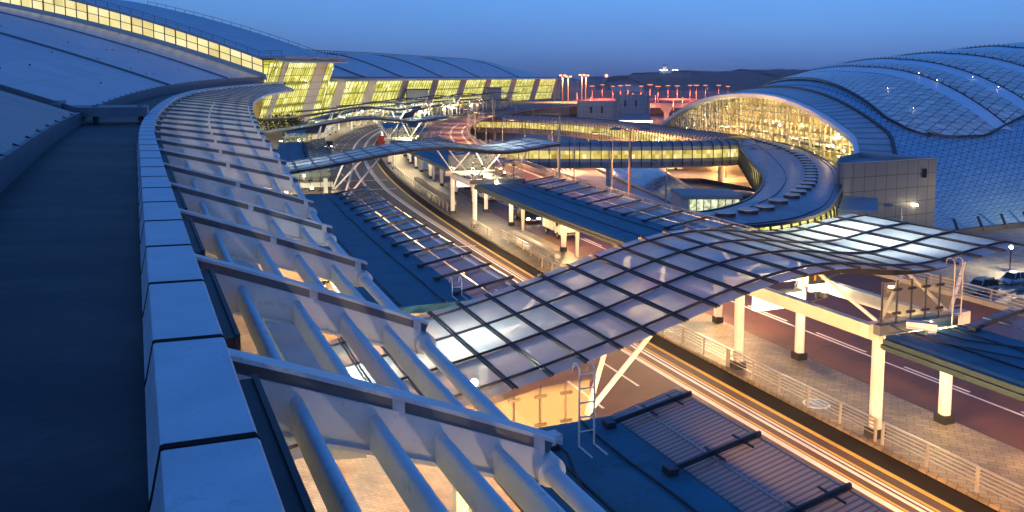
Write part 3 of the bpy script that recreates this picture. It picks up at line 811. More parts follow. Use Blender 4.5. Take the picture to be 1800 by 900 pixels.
for a, b in gaps:
    facade(prev, a, WING, .1, lambda d: zwe(d)-1.4, wo, wt, MT['litgreen'], fr=WP, rows_=5, step=4.5, lean=1.8, mw=2.6)
    m = MB(); sweep(m, WP, lambda d: [(wo(d)+.3, 0), (wt(d)+.3, zwe(d)-1.3), (wt(d)-1, zwe(d)-1.3), (wo(d)-1, 0)], a, b, 6)
    m.build('pier', MT['cream'], WING); prev = b
m = MB(); m.face([WP(903, 0, 0), WP(903, 0, zwe(903)), WP(903, -40, zwe(903)+1), WP(903, -92, zwe(903)), WP(903, -92, 0)]); m.build('end_wall', MT['cream'], WING)
for i, (d, lab) in enumerate(((455, 'dark green glass lift tower standing nearer in front of the far terminal wing'), (640, 'dark green glass lift tower farther along the terminal wing front'))):
    o = thing('lift_tower', lab, 'lift tower', WP(d, 4, 0))
    m = MB(); m.box(WP(d, 4, 6), 11, 9, 12, .2); g = m.build('glass_shaft', MT['slopeglass'], o)
    m = MB(); m.box(WP(d, 4, 12.3), 12, 10, .6, .2); m.build('roof', MT['steeldark'], o)
# ================================================================== LAMPS
def light(loc, col, power, parent, rad=.15, kind='POINT', rot=None, size=None, spot=None):
    ld = bpy.data.lights.new('lamp_light', kind); ld.energy = power*LAMP; ld.color = col
    if kind in ('POINT', 'SPOT'): ld.shadow_soft_size = rad
    if kind == 'AREA': ld.shape = 'RECTANGLE'; ld.size, ld.size_y = size
    if kind == 'SPOT': ld.spot_size = spot or R(110); ld.spot_blend = .6
    o = bpy.data.objects.new('lamp_light', ld); COL.objects.link(o)
    o.parent = parent; o.location = Vector(loc)-parent.location
    if rot: o.rotation_euler = rot
    return o
WARM = (1., .75, .4); WHITE = (1., .88, .7); SOD = (1., .45, .13); ORA = (1., .52, .2)

# ================================================================== WAVE CANOPIES
PROF1 = [(1.5,3.1),(5,3.65),(8,4.12),(10.5,4.55),(14,5.3),(17,6.05),(20,6.95),(23,7.6),(25,7.75),(27,7.55),(29,7.18),(30.3,7.12),(32,7.35),(34,7.75),(35.6,7.9)]
PROF2 = [(-3,5.6),(2,5.9),(6.5,6.3),(12.5,7.1),(17,7.9),(21,8.5),(24,8.7),(26.5,8.55),(29,8.1),(31,7.95),(33,8.1),(35,8.5),(37.5,8.8)]
def smooth_prof(pr, u):
    return (sum(lerp(pr, u+q*.5) for q in range(-4, 5)))/9
def canopy(s0, s1, prof, dz, label, npan, detail=True):
    Z = lambda u: smooth_prof(prof, u)+dz
    u0, u1 = prof[0][0], prof[-1][0]
    C = thing('glass_canopy', label, 'canopy', K((s0+s1)/2, 29.5, .16), 'wavy glass canopies crossing the departures road')
    W = s1-s0
    m = MB(); nu = 76; us = [u0+(u1-u0)*i/nu for i in range(nu+1)]
    m.grid([[K(s0+W*j/3, u, Z(u)) for j in range(4)] for u in us])
    m.build('glazing', MT['frost'], C, smooth=True)
    st = (u1-u0)/npan; zb_ = .03 if s0 < 50 else .02; bh = .09 if s0 < 50 else .03
    m = MB()
    for i in range(npan+1):
        u = u0+st*i; g = .05
        for du in (-.06, .06) if detail else (0,):
            uu = max(u0, min(u1, u+du)); m.pbar([K(s0-.05, uu, Z(uu)+zb_), K(s0+W/2, uu, Z(uu)+zb_), K(s1+.05, uu, Z(uu)+zb_)], .05 if s0 < 50 else .11 if detail else .22, bh)
    m.build('glazing_bar', MT['steeldark'], C)
    fr = (.085, .36, .635, .915) if detail else (.1, .5, .9)
    for f in fr:
        m = MB(); sr = s0+W*f
        m.pbar([K(sr, u, Z(u)+zb_+.02) for u in us], .07 if s0 < 50 else .2, bh)
        m.pbar([K(sr, u, Z(u)-.22) for u in us], .14, .3)
        m.build('rafter', MT['steeldark'], C)
    # supports: two rows of columns on the island, two at the terminal kerb
    cs = (s0+.4, s1-.5)
    for uu in (27.7, 31.7):
        for s in cs:
            m = MB(); p = K(s, uu, 0)
            m.loft([[p+Vector((x*.22, y*.22, z)) for x, y in ((-1,-.6),(-.6,-1),(.6,-1),(1,-.6),(1,.6),(.6,1),(-.6,1),(-1,.6))] for z in (.5, 5.0)])
            c = m.build('column', MT['white'], C)
            m = MB(); m.box(p+Vector((0,0,.34)), .6, .6, .4, heading(s)); m.build('column_base', MT['dark'], c)
    for s in cs:
        m = MB(); m.bar(K(s, 26.9, 4.85), K(s, 32.7, 4.85), .45, .55); m.build('cross_beam', MT['cream'], C)
    for uu in (27.7, 31.7):
        m = MB(); m.bar(K(s0+.3, uu, 4.6), K(s1-.3, uu, 4.6), .4, .6); m.build('edge_beam', MT['cream'], C)
    for s in cs:
        for ua, ub, sb in ((27.7, 25.2, 2.2), (27.7, 29.9, 1.6), (31.7, 30.0, 1.6), (31.7, 34.0, 2.0)):
            sg = 1 if s < (s0+s1)/2 else -1
            m = MB(); m.tube([K(s, ua, 5.05), K(s+sg*sb*.6, ub, Z(ub)-.3)], .08, 8); m.build('brace', MT['white'], C)
    for uu in (9.2, 13.4):
        for s in cs:
            m = MB(); p = K(s, uu, 0); m.box(p+Vector((0,0,1.3 if s0 < 50 else 2.4)), .42, .42, 2.5 if s0 < 50 else 4.7, heading(s)); m.build('column', MT['white'], C)
    for s in cs:
        m = MB(); m.bar(K(s, 8.6, 2.6 if s0 < 50 else 4.1), K(s, 14.2, 2.6 if s0 < 50 else 4.1), .4, .5); m.build('cross_beam', MT['cream'], C)
        sg = 1 if s < (s0+s1)/2 else -1
        for ub in (15.6, 18.2):
            m = MB(); m.tube([K(s, 14., 3.2), K(s+sg*1.4, ub, Z(ub)-.3)], .1, 8); m.build('brace', MT['white'], C)
    # glass end screens above the kerbside roofs
    for s in (s0-.05, s1+.05):
        for ua, ub, zb in ((27.3, 31.3 if s0 < 50 else 32.9, 5.15), (9.0, 13.9, 2.9 if s0 < 50 else 4.35)):
            n = 5; ht_ = lambda u: min(Z(u)-.25, zb+1.75)
            if not detail:
                sc = MB(); sc.face([K(s, ua, zb), K(s, ub, zb), K(s, ub, ht_(ub)), K(s, ua, ht_(ua))]); sc.build('end_screen', MT['screen'], C)
            for i in range(n if detail else 0):
                a = ua+(ub-ua)*i/n+.03; b = ua+(ub-ua)*(i+1)/n-.03
                sc = MB(); sc.face([K(s, a, zb), K(s, b, zb), K(s, b, ht_(b)), K(s, a, ht_(a))])
                g = sc.build('end_screen', MT['screen'], C)
                m = MB(); m.bar(K(s, a, zb), K(s, a, ht_(a)+.05), .06, .06)
                if i:
                    for zz in (.4, 1.4): m.bar(K(s, a-.22, zb+zz), K(s, a+.22, zb+zz), .1, .1)
                m.build('screen_fitting', MT['steeldark'], g)
            m = MB(); m.bar(K(s, ua-.2, zb-.2), K(s, ub+.2, zb-.2), .35, .42); m.build('sill_beam', MT['fascia'], C)
    return C, Z

CAN = [(26.0, 36.6, PROF1, 0, 25), (84, 95, PROF2, 0, 22), (149.5, 160.5, PROF2, .55, 22), (214, 225, PROF2, .8, 20), (279, 290, PROF2, .9, 18), (344, 356, PROF2, 1.0, 16), (412, 424, PROF2, 1.2, 14), (482, 494, PROF2, 1.4, 14), (552, 564, PROF2, 1.6, 14)]
ORDN = ['nearest', 'second', 'third', 'fourth', 'fifth', 'sixth', 'seventh', 'eighth', 'farthest']
CANOBJ = []
for i, (a, b, pr, dz, np_) in enumerate(CAN):
    lab = ('large wavy frosted glass canopy rising over the road in the foreground' if i == 0 else
           '%s wavy glass canopy over the road counting from the foreground' % ORDN[i])
    CANOBJ.append(canopy(a, b, pr, dz, lab, np_, i < 3)[0])

# lamps that light the kerbs
def floodlight(p, label, power, col=WARM, mat='bulbwarm', r=.16, group='floodlights under the canopies', up=0.):
    o = thing('floodlight', label, 'lamp', p, group)
    m = MB(); m.box(p+Vector((0,0,-.05)), .4, .3, .16); m.bar(p+Vector((0,0,-.1)), p+Vector((0,0,-.42)), .07); m.build('housing', MT['steeldark'], o)
    m = MB(); m.ball(p+Vector((0,0,.18)), r, 8); m.build('bulb', MT[mat], o, smooth=True)
    light(p+Vector((0,0,.48+up)), col, power, o, .2)
    return o
for i, (a, b, pr, dz, np_) in enumerate(CAN[:7]):
    far = 1 if i < 3 else 1.6
    nm = ORDN[i]
    floodlight(K(a-.15, 29.9, 4.7), 'bright floodlight on the front island beam of the %s glass canopy' % nm, 270*far, up=-.75, r=.2)
    floodlight(K(b-2.5, 31.0, 4.45), 'bright floodlight at the back of the island under the %s glass canopy' % nm, 300*far)
    for uu, w, nn in ((5.5, 'wall'), (11.5, 'kerb')) if False else ((6.0, 420, 'wall'), (11.6, 230, 'kerb')):
        floodlight(K((a+b)/2+.6, uu, 2.7 if i == 0 else 4.1), 'floodlight on the %s side under the terminal end of the %s glass canopy' % (nn, nm), w*far, WHITE)
    for uu, ss, w_, nn in ((28.6, .45, 260, 'inner'), (32.2, .4, 420, 'outer'), (33.0, .8, 420, 'rear outer')):
        o = thing('uplight', '%s uplight shining on the underside of the %s glass canopy' % (nn, nm), 'lamp', K(a+(b-a)*ss, uu, 5.2), 'uplights below the canopies')
        p = K(a+(b-a)*ss, uu, 5.2)
        m = MB(); m.disc(p-Vector((0,0,.1)), .2, .24, 12); m.bar(p-Vector((0,0,.1)), K(a+(b-a)*ss, 31.7 if uu > 30 else 27.7, 4.9), .08); m.build('housing', MT['steeldark'], o)
        m = MB(); m.disc(p+Vector((0,0,.15)), .15, .03, 12); m.build('lens', MT['bulbwarm'], o)
        light(p+Vector((0,0,.25)), WHITE, w_*far, o, .15, 'SPOT', (math.pi, 0, 0), spot=R(150))
    # illuminated sign boxes slung between the columns
    o = thing('light_box', 'long white illuminated sign box under the %s glass canopy' % nm, 'light box', K(b-1.2, 29.4, 4.0))
    m = MB(); m.bar(K(b-1.2, 28.1, 3.75), K(b-1.2, 31.0, 3.75), .34, .8); m.build('lit_case', MT['litbox'], o)
    m = MB(); m.bar(K(b-1.2, 28.05, 4.2), K(b-1.2, 31.05, 4.2), .4, .1)
    for u in (28.4, 30.7): m.bar(K(b-1.2, u, 4.2), K(b-1.2, u, 4.6), .06)
    m.build('hanger', MT['steeldark'], o)
# ================================================================== KERBSIDE ROOFS
def kroof(s0, s1, ua, ub, uc, z, label, side, glasscol='edgeglass', cols=True, detail=True, ncol=4, clist=None):
    o = thing('kerbside_roof', label, 'flat roof', K((s0+s1)/2, (ua+ub)/2, .16), 'flat blue roofs along the kerbs')
    m = MB(); sweep(m, K, [(ua, z-.38), (ua, z-.04), (ua+.25, z), (ub, z), (ub, z-.38)], s0, s1, 3)
    m.build('roof_deck', MT['teal'], o)
    m = MB(); sweep(m, K, [(ua-.2, z-.5), (ua-.2, z-.05), (ua-.02, z-.05), (ua-.02, z-.5)], s0, s1, 3)
    sweep(m, K, [(ua-.32, z-.42), (ua-.32, z-.25), (ua-.21, z-.25), (ua-.21, z-.42)], s0, s1, 3)
    m.build('edge_gutter', MT['tealdark'], o)
    m = MB()
    m.pbar([K(s0+(s1-s0)*i/24, ua+(ub-ua)*.32, z+.03) for i in range(25)], .06, .05)
    m.build('roof_seam', MT['dark'], o)
    # cable along the roof
    m = MB(); r_ = random.Random(int(s0))
    m.tube([K(s0+(s1-s0)*i/30, ua+(ub-ua)*.72+r_.uniform(-.05, .05), z+.05) for i in range(31)], .035, 5); m.build('cable', MT['dark'], o)
    m = MB(); sheet(m, K, ub+.04, uc, lambda s: z+.05, s0, s1, 3)
    rows = []
    n = int((s1-s0)/3)+1
    m = MB(); m.grid([[K(s0+(s1-s0)*i/n, ub-.12, z+.025), K(s0+(s1-s0)*i/n, uc, z+.55)] for i in range(n+1)], [[(s0+(s1-s0)*i/n, 0), (s0+(s1-s0)*i/n, 1)] for i in range(n+1)])
    g = m.build('glass_edge', MT[glasscol], o)
    m = MB()
    for f in (.33, .98): m.pbar([K(s0+(s1-s0)*i/n, ub+(uc-ub)*f, z+.06+.5*f) for i in range(n+1)], .05, .05)
    m.build('glass_rail', MT['steel'], g)
    k = 0; s = s0+1.2
    while s < s1:
        m = MB(); m.bar(K(s, ub-.6, z+.12), K(s, uc+.02, z+.66), .08 if detail else .12, .14)
        m.box(K(s, ub-.6, z+.12), .36, .3, .18, heading(s))
        if detail:
            for f in (.35, .75):
                c = K(s, ub+(uc-ub)*f, z+.16+.5*f); m.bar(c-Vector((0,0,0))+(K(s-.45,0)-K(s,0)), c+(K(s+.45,0)-K(s,0)), .05)
        m.build('bracket', MT['steeldark'], o); s += 3.4
    if cols:
        for s in clist or [s0+(s1-s0)*(i+.5)/ncol for i in range(ncol)]:
            uu = (ua+ub)/2+(1.4 if side == 'outer' else 0)
            m = MB(); p = K(s, uu, 0)
            m.loft([[p+Vector((x*w, y*w, zz)) for x, y in ((-1,-1),(1,-1),(1,1),(-1,1))] for zz, w in ((.5, .2), (z-.4, .34))])
            c = m.build('column', MT['white'], o)
            m = MB(); m.box(p+Vector((0,0,.34)), .5, .5, .4, heading(s)); m.build('column_base', MT['dark'], c)
    return o
kroof(-14, 25.4, 27.1, 31.7, 34.3, 4.8, 'flat dark blue roof at the right edge with a box and cable on it', 'outer', ncol=3)
kroof(37.0, 83.2, 27.6, 33.1, 35.8, 4.8, 'long flat blue roof over the outer kerb behind the big glass canopy', 'outer', clist=[44,56.5,69.2])
kroof(-10, 22.6, 8.6, 13.0, 15.3, 4.7, 'flat dark blue roof with a ladder in the bottom foreground', 'inner', 'edgerib', ncol=3)
kroof(37.6, 81.0, 8.3, 13.6, 16.0, 4.8, 'long flat blue roof on the terminal kerb left of the road', 'inner', ncol=4)
names = ['second', 'third', 'fourth', 'fifth', 'sixth', 'seventh', 'eighth']
for i in range(1, 8):
    a, b = CAN[i][1]+.4, CAN[i+1][0]-.6
    zz = 4.9+min(1., .35*i)
    kroof(a+.6, b, 8.8, 13.0, 16.0, zz, 'flat blue roof on the terminal kerb just beyond the %s glass canopy' % names[i-1], 'inner', detail=i < 2, ncol=4)
    kroof(a+.6, b, 27.8, 33.2, 35.8, zz, 'flat blue roof on the island just beyond the %s glass canopy' % names[i-1], 'outer', detail=i < 2, ncol=5)
# lamps fixed to posts under the far kerb roofs
for i in range(0, 7):
    b = 37 if i == 0 else CAN[i][1]+1; e = CAN[i+1][0]
    for k, f in enumerate((.3, .62, .93)):
        s = b+(e-b)*f; far = 1 if i < 2 else 1.7
        o = thing('kerb_lamp', 'lit flared post, %s of three on the island beyond the %s glass canopy' % (('nearest', 'middle', 'farthest')[k], ORDN[i]), 'lamp', K(s, 31.8, .16), 'flared lamp posts on the island')
        m = MB(); p = K(s, 31.8, .16)
        m.loft([[p+Vector((math.cos(q)*r, math.sin(q)*r, z)) for q in [2*math.pi*j/10 for j in range(10)]] for z, r in ((0, .13), (2.6, .22), (3.5, .38))])
        m.build('post', MT['white'], o, smooth=True)
        m = MB(); m.ball(p+Vector((0,0,3.72)), .2, 8); m.build('bulb', MT['bulbwarm'], o, smooth=True)
        light(p+Vector((-.1,-.3,4.05)), WARM, 330*far, o, .2)
    for k, f in enumerate((.2, .55, .85)):
        s = b+(e-b)*f
        o = thing('soffit_and_fill_lamp', 'round terminal kerb lamp, %s of three beyond the %s glass canopy' % (('nearest', 'middle', 'farthest')[k], ORDN[i]), 'lamp', K(s, 7.6, 4.0), 'soffit lamps along the terminal kerb')
        m = MB(); m.disc(K(s, 7.6, 4.12), .34, .12, 12); m.bar(K(s, 7.6, 4.2), K(s, 10.4, 4.5), .1); m.build('housing', MT['steeldark'], o)
        m = MB(); m.disc(K(s, 7.6, 4.04), .26, .07, 12); m.build('diffuser', MT['bulbwarm'], o)
        light(K(s, 7.6, 3.75), WARM, 420 if i else 300, o, .25)
# near kerb lamps; the orange ones are added unseen to light the roads
for k, (s, u, lab) in enumerate(((8, 30.6, 'warm lamp under the blue roof at the right edge of the island'), (-4, 30.6, 'warm lamp under the right edge roof nearest the camera'), (10, 7.2, 'warm lamp under the roof with the ladder'), (46.8, 33.0, 'warm lamp beside the truck under the long outer kerb roof'), (1, 12.0, 'added orange lamp under the ribbed glass edge nearest the camera'), (9, 12.0, 'added orange lamp under the middle of the ribbed glass edge'), (17.5, 12.0, 'added orange lamp under the ladder end of the ribbed glass edge'), (46, 13.2, 'added orange lamp under the near end of the long kerb roof glass edge'), (58, 13.2, 'added orange lamp under the middle of the long kerb roof glass edge'), (70, 13.2, 'added orange lamp under the far end of the long kerb roof glass edge'), (44, 32.9, 'added orange lamp below the outer roof glass edge behind the canopy'), (57, 32.9, 'added orange lamp below the middle of the outer roof glass edge'), (71, 32.9, 'added orange lamp below the far end of the outer roof glass edge'), (4, 32.2, 'added orange lamp below the right edge roof glass edge'), (19, 32.2, 'added orange lamp below the right edge roof beside the canopy'))):
    o = thing('soffit_and_fill_lamp', lab, 'lamp', K(s, u, 4.2), None)
    m = MB(); m.disc(K(s, u, 4.3), .34, .12, 12); m.build('housing', MT['steeldark'], o)
    m = MB(); m.disc(K(s, u, 4.22), .26, .07, 12); m.build('diffuser', MT['bulbwarm'], o)
    light(K(s, u, 3.9), WARM if k < 4 else SOD if k < 10 else ORA, ([90, 90, 260, 300]+[5600]*3+[2000]*3+[700]*5)[k], o, .25)
# orange lamp masts added on the outer deck edge to colour the carriageways
for i, s in enumerate((-2, 16, 33, 104, 128, 150, 172, 196, 222, 248, 276, 306, 338, 372, 410)):
    o = thing('road_fill_lamp', 'added orange lamp number %s from the foreground on the outer deck edge' % (['one','two','three','four','five','six','seven','eight','nine','ten','eleven','twelve','thirteen','fourteen','fifteen'][i]) , 'street lamp', K(s, 51.75, 0), 'added orange lamps along the outer deck edge')
    p = K(s, 51.75, 0); q = K(s, 49.6, 8.6)
    m = MB(); m.tube([p, p+Vector((0,0,4)), p+Vector((0,0,8.2))], .1, 8, .06); m.tube([p+Vector((0,0,8.2)), (p+q)/2+Vector((0,0,4.4)), q], .05, 6); m.build('mast', MT['postgrey'], o)
    m = MB(); m.bar(q, K(s, 48.8, 8.6), .28, .14); m.build('lamp_head', MT['steeldark'], o)
    m = MB(); m.bar(q-Vector((0,0,.1)), K(s, 48.9, 8.5), .2, .05); m.build('diffuser', MT['bulborange'], o)
    light(K(s, 48.9, 8.2), SOD, 4200 if s > 90 else 900, o, .2, 'SPOT', spot=R(125))

# ================================================================== RAILINGS
def railing(s0, s1, u, z, h, nr, step, label, mat='steel', low=None, rail=.055):
    o = thing('safety_railing', label, 'railing', K((s0+s1)/2, u, z))
    n = int((s1-s0)/2)+1
    m = MB()
    for j in range(nr):
        zz = z+h*(1-j/nr*.85); m.pbar([K(s0+(s1-s0)*i/n, u, zz) for i in range(n+1)], rail*(1.5 if j == 0 else .7), rail*(1.3 if j == 0 else .7))
    m.build('rail', MT[mat], o)
    k = int((s1-s0)/step)
    for i in range(k+1):
        s = s0+(s1-s0)*i/max(1, k)
        m = MB(); m.bar(K(s, u-.03, z), K(s, u, z+h), .09, .13, (0,1,0)); m.build('post', MT['postgrey' if mat == 'steel' else mat], o)
    if low:
        m = MB(); sweep(m, K, [(u-.2, z-.3), (u-.2, z+low), (u+.2, z+low), (u+.2, z-.3)], s0, s1, 4); m.build('upstand', MT['concrete'], o)
    return o
railing(-4, 25.6, 27.35, .16, .95, 5, 2.15, 'steel railing along the island kerb in the right foreground')
railing(36.6, 63.0, 27.35, .16, .95, 5, 2.15, 'steel railing along the island kerb behind the nearest canopy columns')
railing(63.8, 76.5, 28.2, .16, .95, 5, 2.1, 'steel railing beside the nearer row of luggage trolleys')
railing(76.9, 83.9, 27.35, .16, .95, 5, 1.4, 'short steel railing between the two rows of luggage trolleys')
railing(97.0, 148.5, 27.6, .16, .95, 5, 2.2, 'long steel railing beside the farther row of luggage trolleys')
railing(26.0, 36.4, 27.35, .16, .95, 5, 2.0, 'steel railing between the columns of the nearest canopy')
railing(-20, 128, 51.6, 0, 1.15, 4, 2.6, 'red lit steel railing on the deck edge nearest the camera', 'postgrey', .35, .07)
railing(128.3, 380, 51.6, 0, 1.15, 3, 4.4, 'long railing on the far bend of the elevated deck', 'postgrey', .45, .09)

# ================================================================== TROLLEYS
def trolley_proto():
    o = thing('luggage_trolley', 'x', 'luggage trolley', (0,0,0), 'luggage trolleys nested in rows')
    m = MB()
    for y in (-.26, .26):
        m.tube([(-.42, y, .2), (.42, y*.75, .2)], .022, 5); m.tube([(-.42, y, .2), (-.5, y, .98)], .02, 5)
    for x in (-.35, -.1, .15, .38): m.bar((x, -.26, .21), (x, .26, .21), .02)
    m.tube([(-.5, -.3, 1.0), (-.5, .3, 1.0)], .028, 6); m.bar((-.44, -.24, .62), (-.44, .24, .62), .02); m.bar((-.4, -.24, .78), (-.18, -.2, .72), .02); m.bar((-.4, .24, .78), (-.18, .2, .72), .02); m.bar((-.18, -.2, .72), (-.18, .2, .72), .02)
    m.face([(-.52,-.22,.55),(-.52,.22,.55),(-.49,.22,.86),(-.49,-.22,.86)])
    for x, y in ((-.4,.26),(-.4,-.26),(.38,0)): m.tube([(x, y-.02, .08), (x, y+.02, .08)], .08, 8)
    bpy.data.objects.remove(o); o = m.build('luggage_trolley', MT['steel'])
    return tag(o, 'x', 'luggage trolley', 'luggage trolleys nested in rows')
TP0 = trolley_proto(); used = False
def place(o, p, rz, label): o.location = p; o.rotation_euler = (0, 0, rz); o['label'] = label
first = True
for a, b, uo, lab in ((64.2, 76.2, 29.0, 'steel luggage trolley nested in the nearer row by the island railing'), (98.5, 127.5, 28.7, 'steel luggage trolley nested in the farther row by the island railing')):
    n = int((b-a)/.34)
    for i in range(n):
        s = a+(b-a)*i/n
        if not first: o = copy_tree(TP0)
        else: o = TP0; first = False
        place(o, K(s, uo+random.uniform(-.04, .04), .16), heading(s)-math.pi/2+math.pi/2+R(random.uniform(-3, 3)), lab)
for px, py, rz, lab in ((863, 330, .5, 'steel luggage trolley carrying a yellow board on the open island'), (875, 338, 2.6, 'empty luggage trolley parked alone on the open island pavement')):
    o = copy_tree(TP0); place(o, at(px, py+15, .16), rz, lab)
o = thing('yellow_board', 'small yellow notice board standing beside a trolley on the island', 'sign', at(860, 343, .16))
p = at(860, 343, .16); m = MB(); m.box(p+Vector((0,0,1.25)), .7, .06, .7, .4); m.build('board', MT['signyellow'], o)
m = MB(); m.bar(p, p+Vector((0,0,.95)), .08); m.box(p+Vector((0,0,.05)), .6, .4, .1); m.bar(p+Vector((-.1,-.05,1.05)), p+Vector((.12,-.05,1.45)), .1, .03); m.build('stand', MT['signdark'], o)

# ================================================================== VEHICLES
def car(name, label, cat, loc, rz, paintmat, L=4.5, W=1.78, H=1.45, suv=False, lit=False, group=None):
    o = thing(name, label, cat, (0,0,0), group)
    g = .22 if not suv else .3
    hb = .78 if not suv else .95            # beltline
    if suv: st = [(-.5,.62,.86),(-.485,.9,.93),(-.3,.95,.96),(0,.96,1),(.2,.95,1),(.3,.9,.98),(.44,.84,.93),(.5,.66,.84)]
    else:   st = [(-.5,.6,.82),(-.48,.82,.92),(-.38,.87,.97),(0,.86,1),(.2,.84,1),(.32,.78,.97),(.45,.68,.92),(.5,.55,.8)]
    m = MB(); rings = []
    for x, hh, ww in st:
        zt = hb*hh*1.04 + .05; w = W/2*ww
        rings.append([Vector((x*L, y*w, z)) for y, z in ((-.92,g),(-1,g+.16),(-1,zt*.72),(-.93,zt-.05),(-.75,zt),(0,zt+.03),(.75,zt),(.93,zt-.05),(1,zt*.72),(1,g+.16),(.92,g))])
    m.loft(rings); body = m.build('body', paintmat, o, smooth=True)
    # greenhouse
    if suv: gs = [(-.475,.0,.9),(-.41,.86,.84),(-.3,1,.8),(.02,1,.8),(.12,.86,.83),(.27,0,.93)]
    else: gs = [(-.40,0,.9),(-.27,.8,.76),(-.16,.98,.72),(.03,1,.72),(.12,.85,.76),(.26,0,.92)]
    m = MB(); rings = []
    for x, f, ww in gs:
        zt = hb*.86+(H-hb*.86)*f+.02; w = W/2*ww; wb = W/2*.9
        rings.append([Vector((x*L, y, z)) for y, z in ((-wb, hb*.84), (-w-(wb-w)*.15, zt-.06), (-w*.85, zt), (w*.85, zt), (w+(wb-w)*.15, zt-.06), (wb, hb*.84))])
    m.loft(rings); m.build('glazing', MT['carglass'], o, smooth=False)
    m = MB(); rings = []
    xs = [q for q in gs if q[1] > .8]
    for x, f, ww in xs:
        zt = hb*.86+(H-hb*.86)*f+.035; w = W/2*ww*.93
        rings.append([Vector((x*L, y, z)) for y, z in ((-w, zt-.05), (-w*.8, zt), (w*.8, zt), (w, zt-.05))])
    m.loft(rings); rf = m.build('roof', paintmat, o)
    if suv:
        m = MB()
        for y in (-.55, .55): m.bar((-.36*L, y, H+.1), (.05*L, y, H+.1), .05); [m.bar((x*L, y, H), (x*L, y, H+.1), .05) for x in (-.33, .02)]
        m.build('roof_rack', MT['dark'], rf)
    m = MB()                              # pillars
    for y in (-1, 1):
        for x0, x1 in ((.245, .115), (-.02, -.03), (-.38 if not suv else -.45, -.25 if not suv else -.4)):
            m.bar((x0*L, y*W/2*.9, hb*.86), (x1*L, y*W/2*.74, H-.05), .07)
    m.build('pillar_frame', paintmat, o)
    wr = .31 if not suv else .36
    for x in (-.31, .31):
        for y in (-1, 1):
            m = MB(); m.tube([(x*L, y*(W/2-.2), wr), (x*L, y*(W/2+.005), wr)], wr, 18); w = m.build('wheel', MT['tyre'], o)
            m = MB(); m.tube([(x*L, y*(W/2-.02), wr), (x*L, y*(W/2+.02), wr)], wr*.62, 12); m.build('rim', MT['rimmetal'], w)
    for y in (-1, 1):
        zh_ = hb*.72
        m = MB(); m.box((.487*L, y*W*.34, zh_), .12, .34, .16); m.build('headlight', MT['headlit'] if lit else MT['headlamp'], o)
        m = MB(); m.box((-.492*L, y*W*.36, zh_+.05), .08, .26, .18); m.build('tail_light', MT['signred'], o)
        m = MB(); m.box((.13*L, y*(W/2+.05), hb+.02), .16, .14, .12); m.build('mirror', paintmat, o)
    m = MB(); m.box((.5*L, 0, hb*.62), .05, W*.4, .16); m.box((.497*L, 0, g+.12), .06, W*.8, .16); m.build('grille', MT['dark'], o)
    m = MB(); m.box((.515*L, 0, g+.2), .02, .5, .12); m.build('number_plate', MT['white'], o)
    o.location = loc; o.rotation_euler = (0, 0, rz); return o
C_GOLD = paint('champagne_paint', (.5,.41,.29), .3, .1, .08, 1.)
C_SILV = paint('silver_blue_paint', (.42,.46,.52), .28, .2, .08, 1.)
C_WHITE = paint('car_white', (.75,.74,.7), .3, 0, .06, 1.)
C_BLACK = paint('car_black', (.012,.012,.014), .25, 0, .2, 1.)
C_GREY = paint('car_grey', (.1,.1,.11), .3, .4, .1, 1.)
ra = math.atan2(-.42, -.9)
car('parked_car', 'champagne coloured estate car with roof rails parked on the lower road at right', 'car', at(1724, 514, GZ+.12), math.atan2(-.42, -.9), C_GOLD, 4.9, 1.95, 1.8, True)
car('parked_car', 'silver blue saloon parked behind the champagne car at the right edge', 'car', at(1782, 497, GZ+.12), math.atan2(-.42, -.9), C_SILV, 5.0, 1.9, 1.5)
hd = lambda s: heading(s)                # heading away from camera
car('waiting_car', 'white saloon waiting at the outer kerb behind the island columns', 'car', K(107.0, 35.2, .02), hd(107)+math.pi+.1, C_WHITE)
car('waiting_car', 'dark saloon with lit headlamps stopped behind the white truck', 'car', K(87.5, 34.5, .02), hd(87.5)+math.pi, C_BLACK, lit=True)
car('waiting_car', 'black car stopped behind the white saloon at the outer kerb', 'car', K(116.5, 35.4, .02), hd(116)+math.pi+.15, C_BLACK)
car('waiting_car', 'white van-like car waiting under the second canopy at the outer kerb', 'car', K(127.0, 35.4, .02), hd(127)+math.pi, C_WHITE, 4.8, 1.8, 1.75, True)
car('moving_car', 'black car with lit headlamps coming down the inner road at left', 'car', K(205, 15.6, .02), hd(205)+math.pi, C_BLACK, 4.8, 1.85, 1.75, True, lit=True)
for i, (px, py) in enumerate(((803, 199), (818, 197), (829, 194))):
    car('parked_car', ('dark car parked nearest in the short row by the far bend', 'grey car parked second in the short row by the far bend', 'white car parked last in the short row by the far bend')[i], 'car', at(px, py, .02), hd(330)+.4+math.pi, (C_BLACK, C_GREY, C_WHITE)[i], group='cars parked by the far bend')
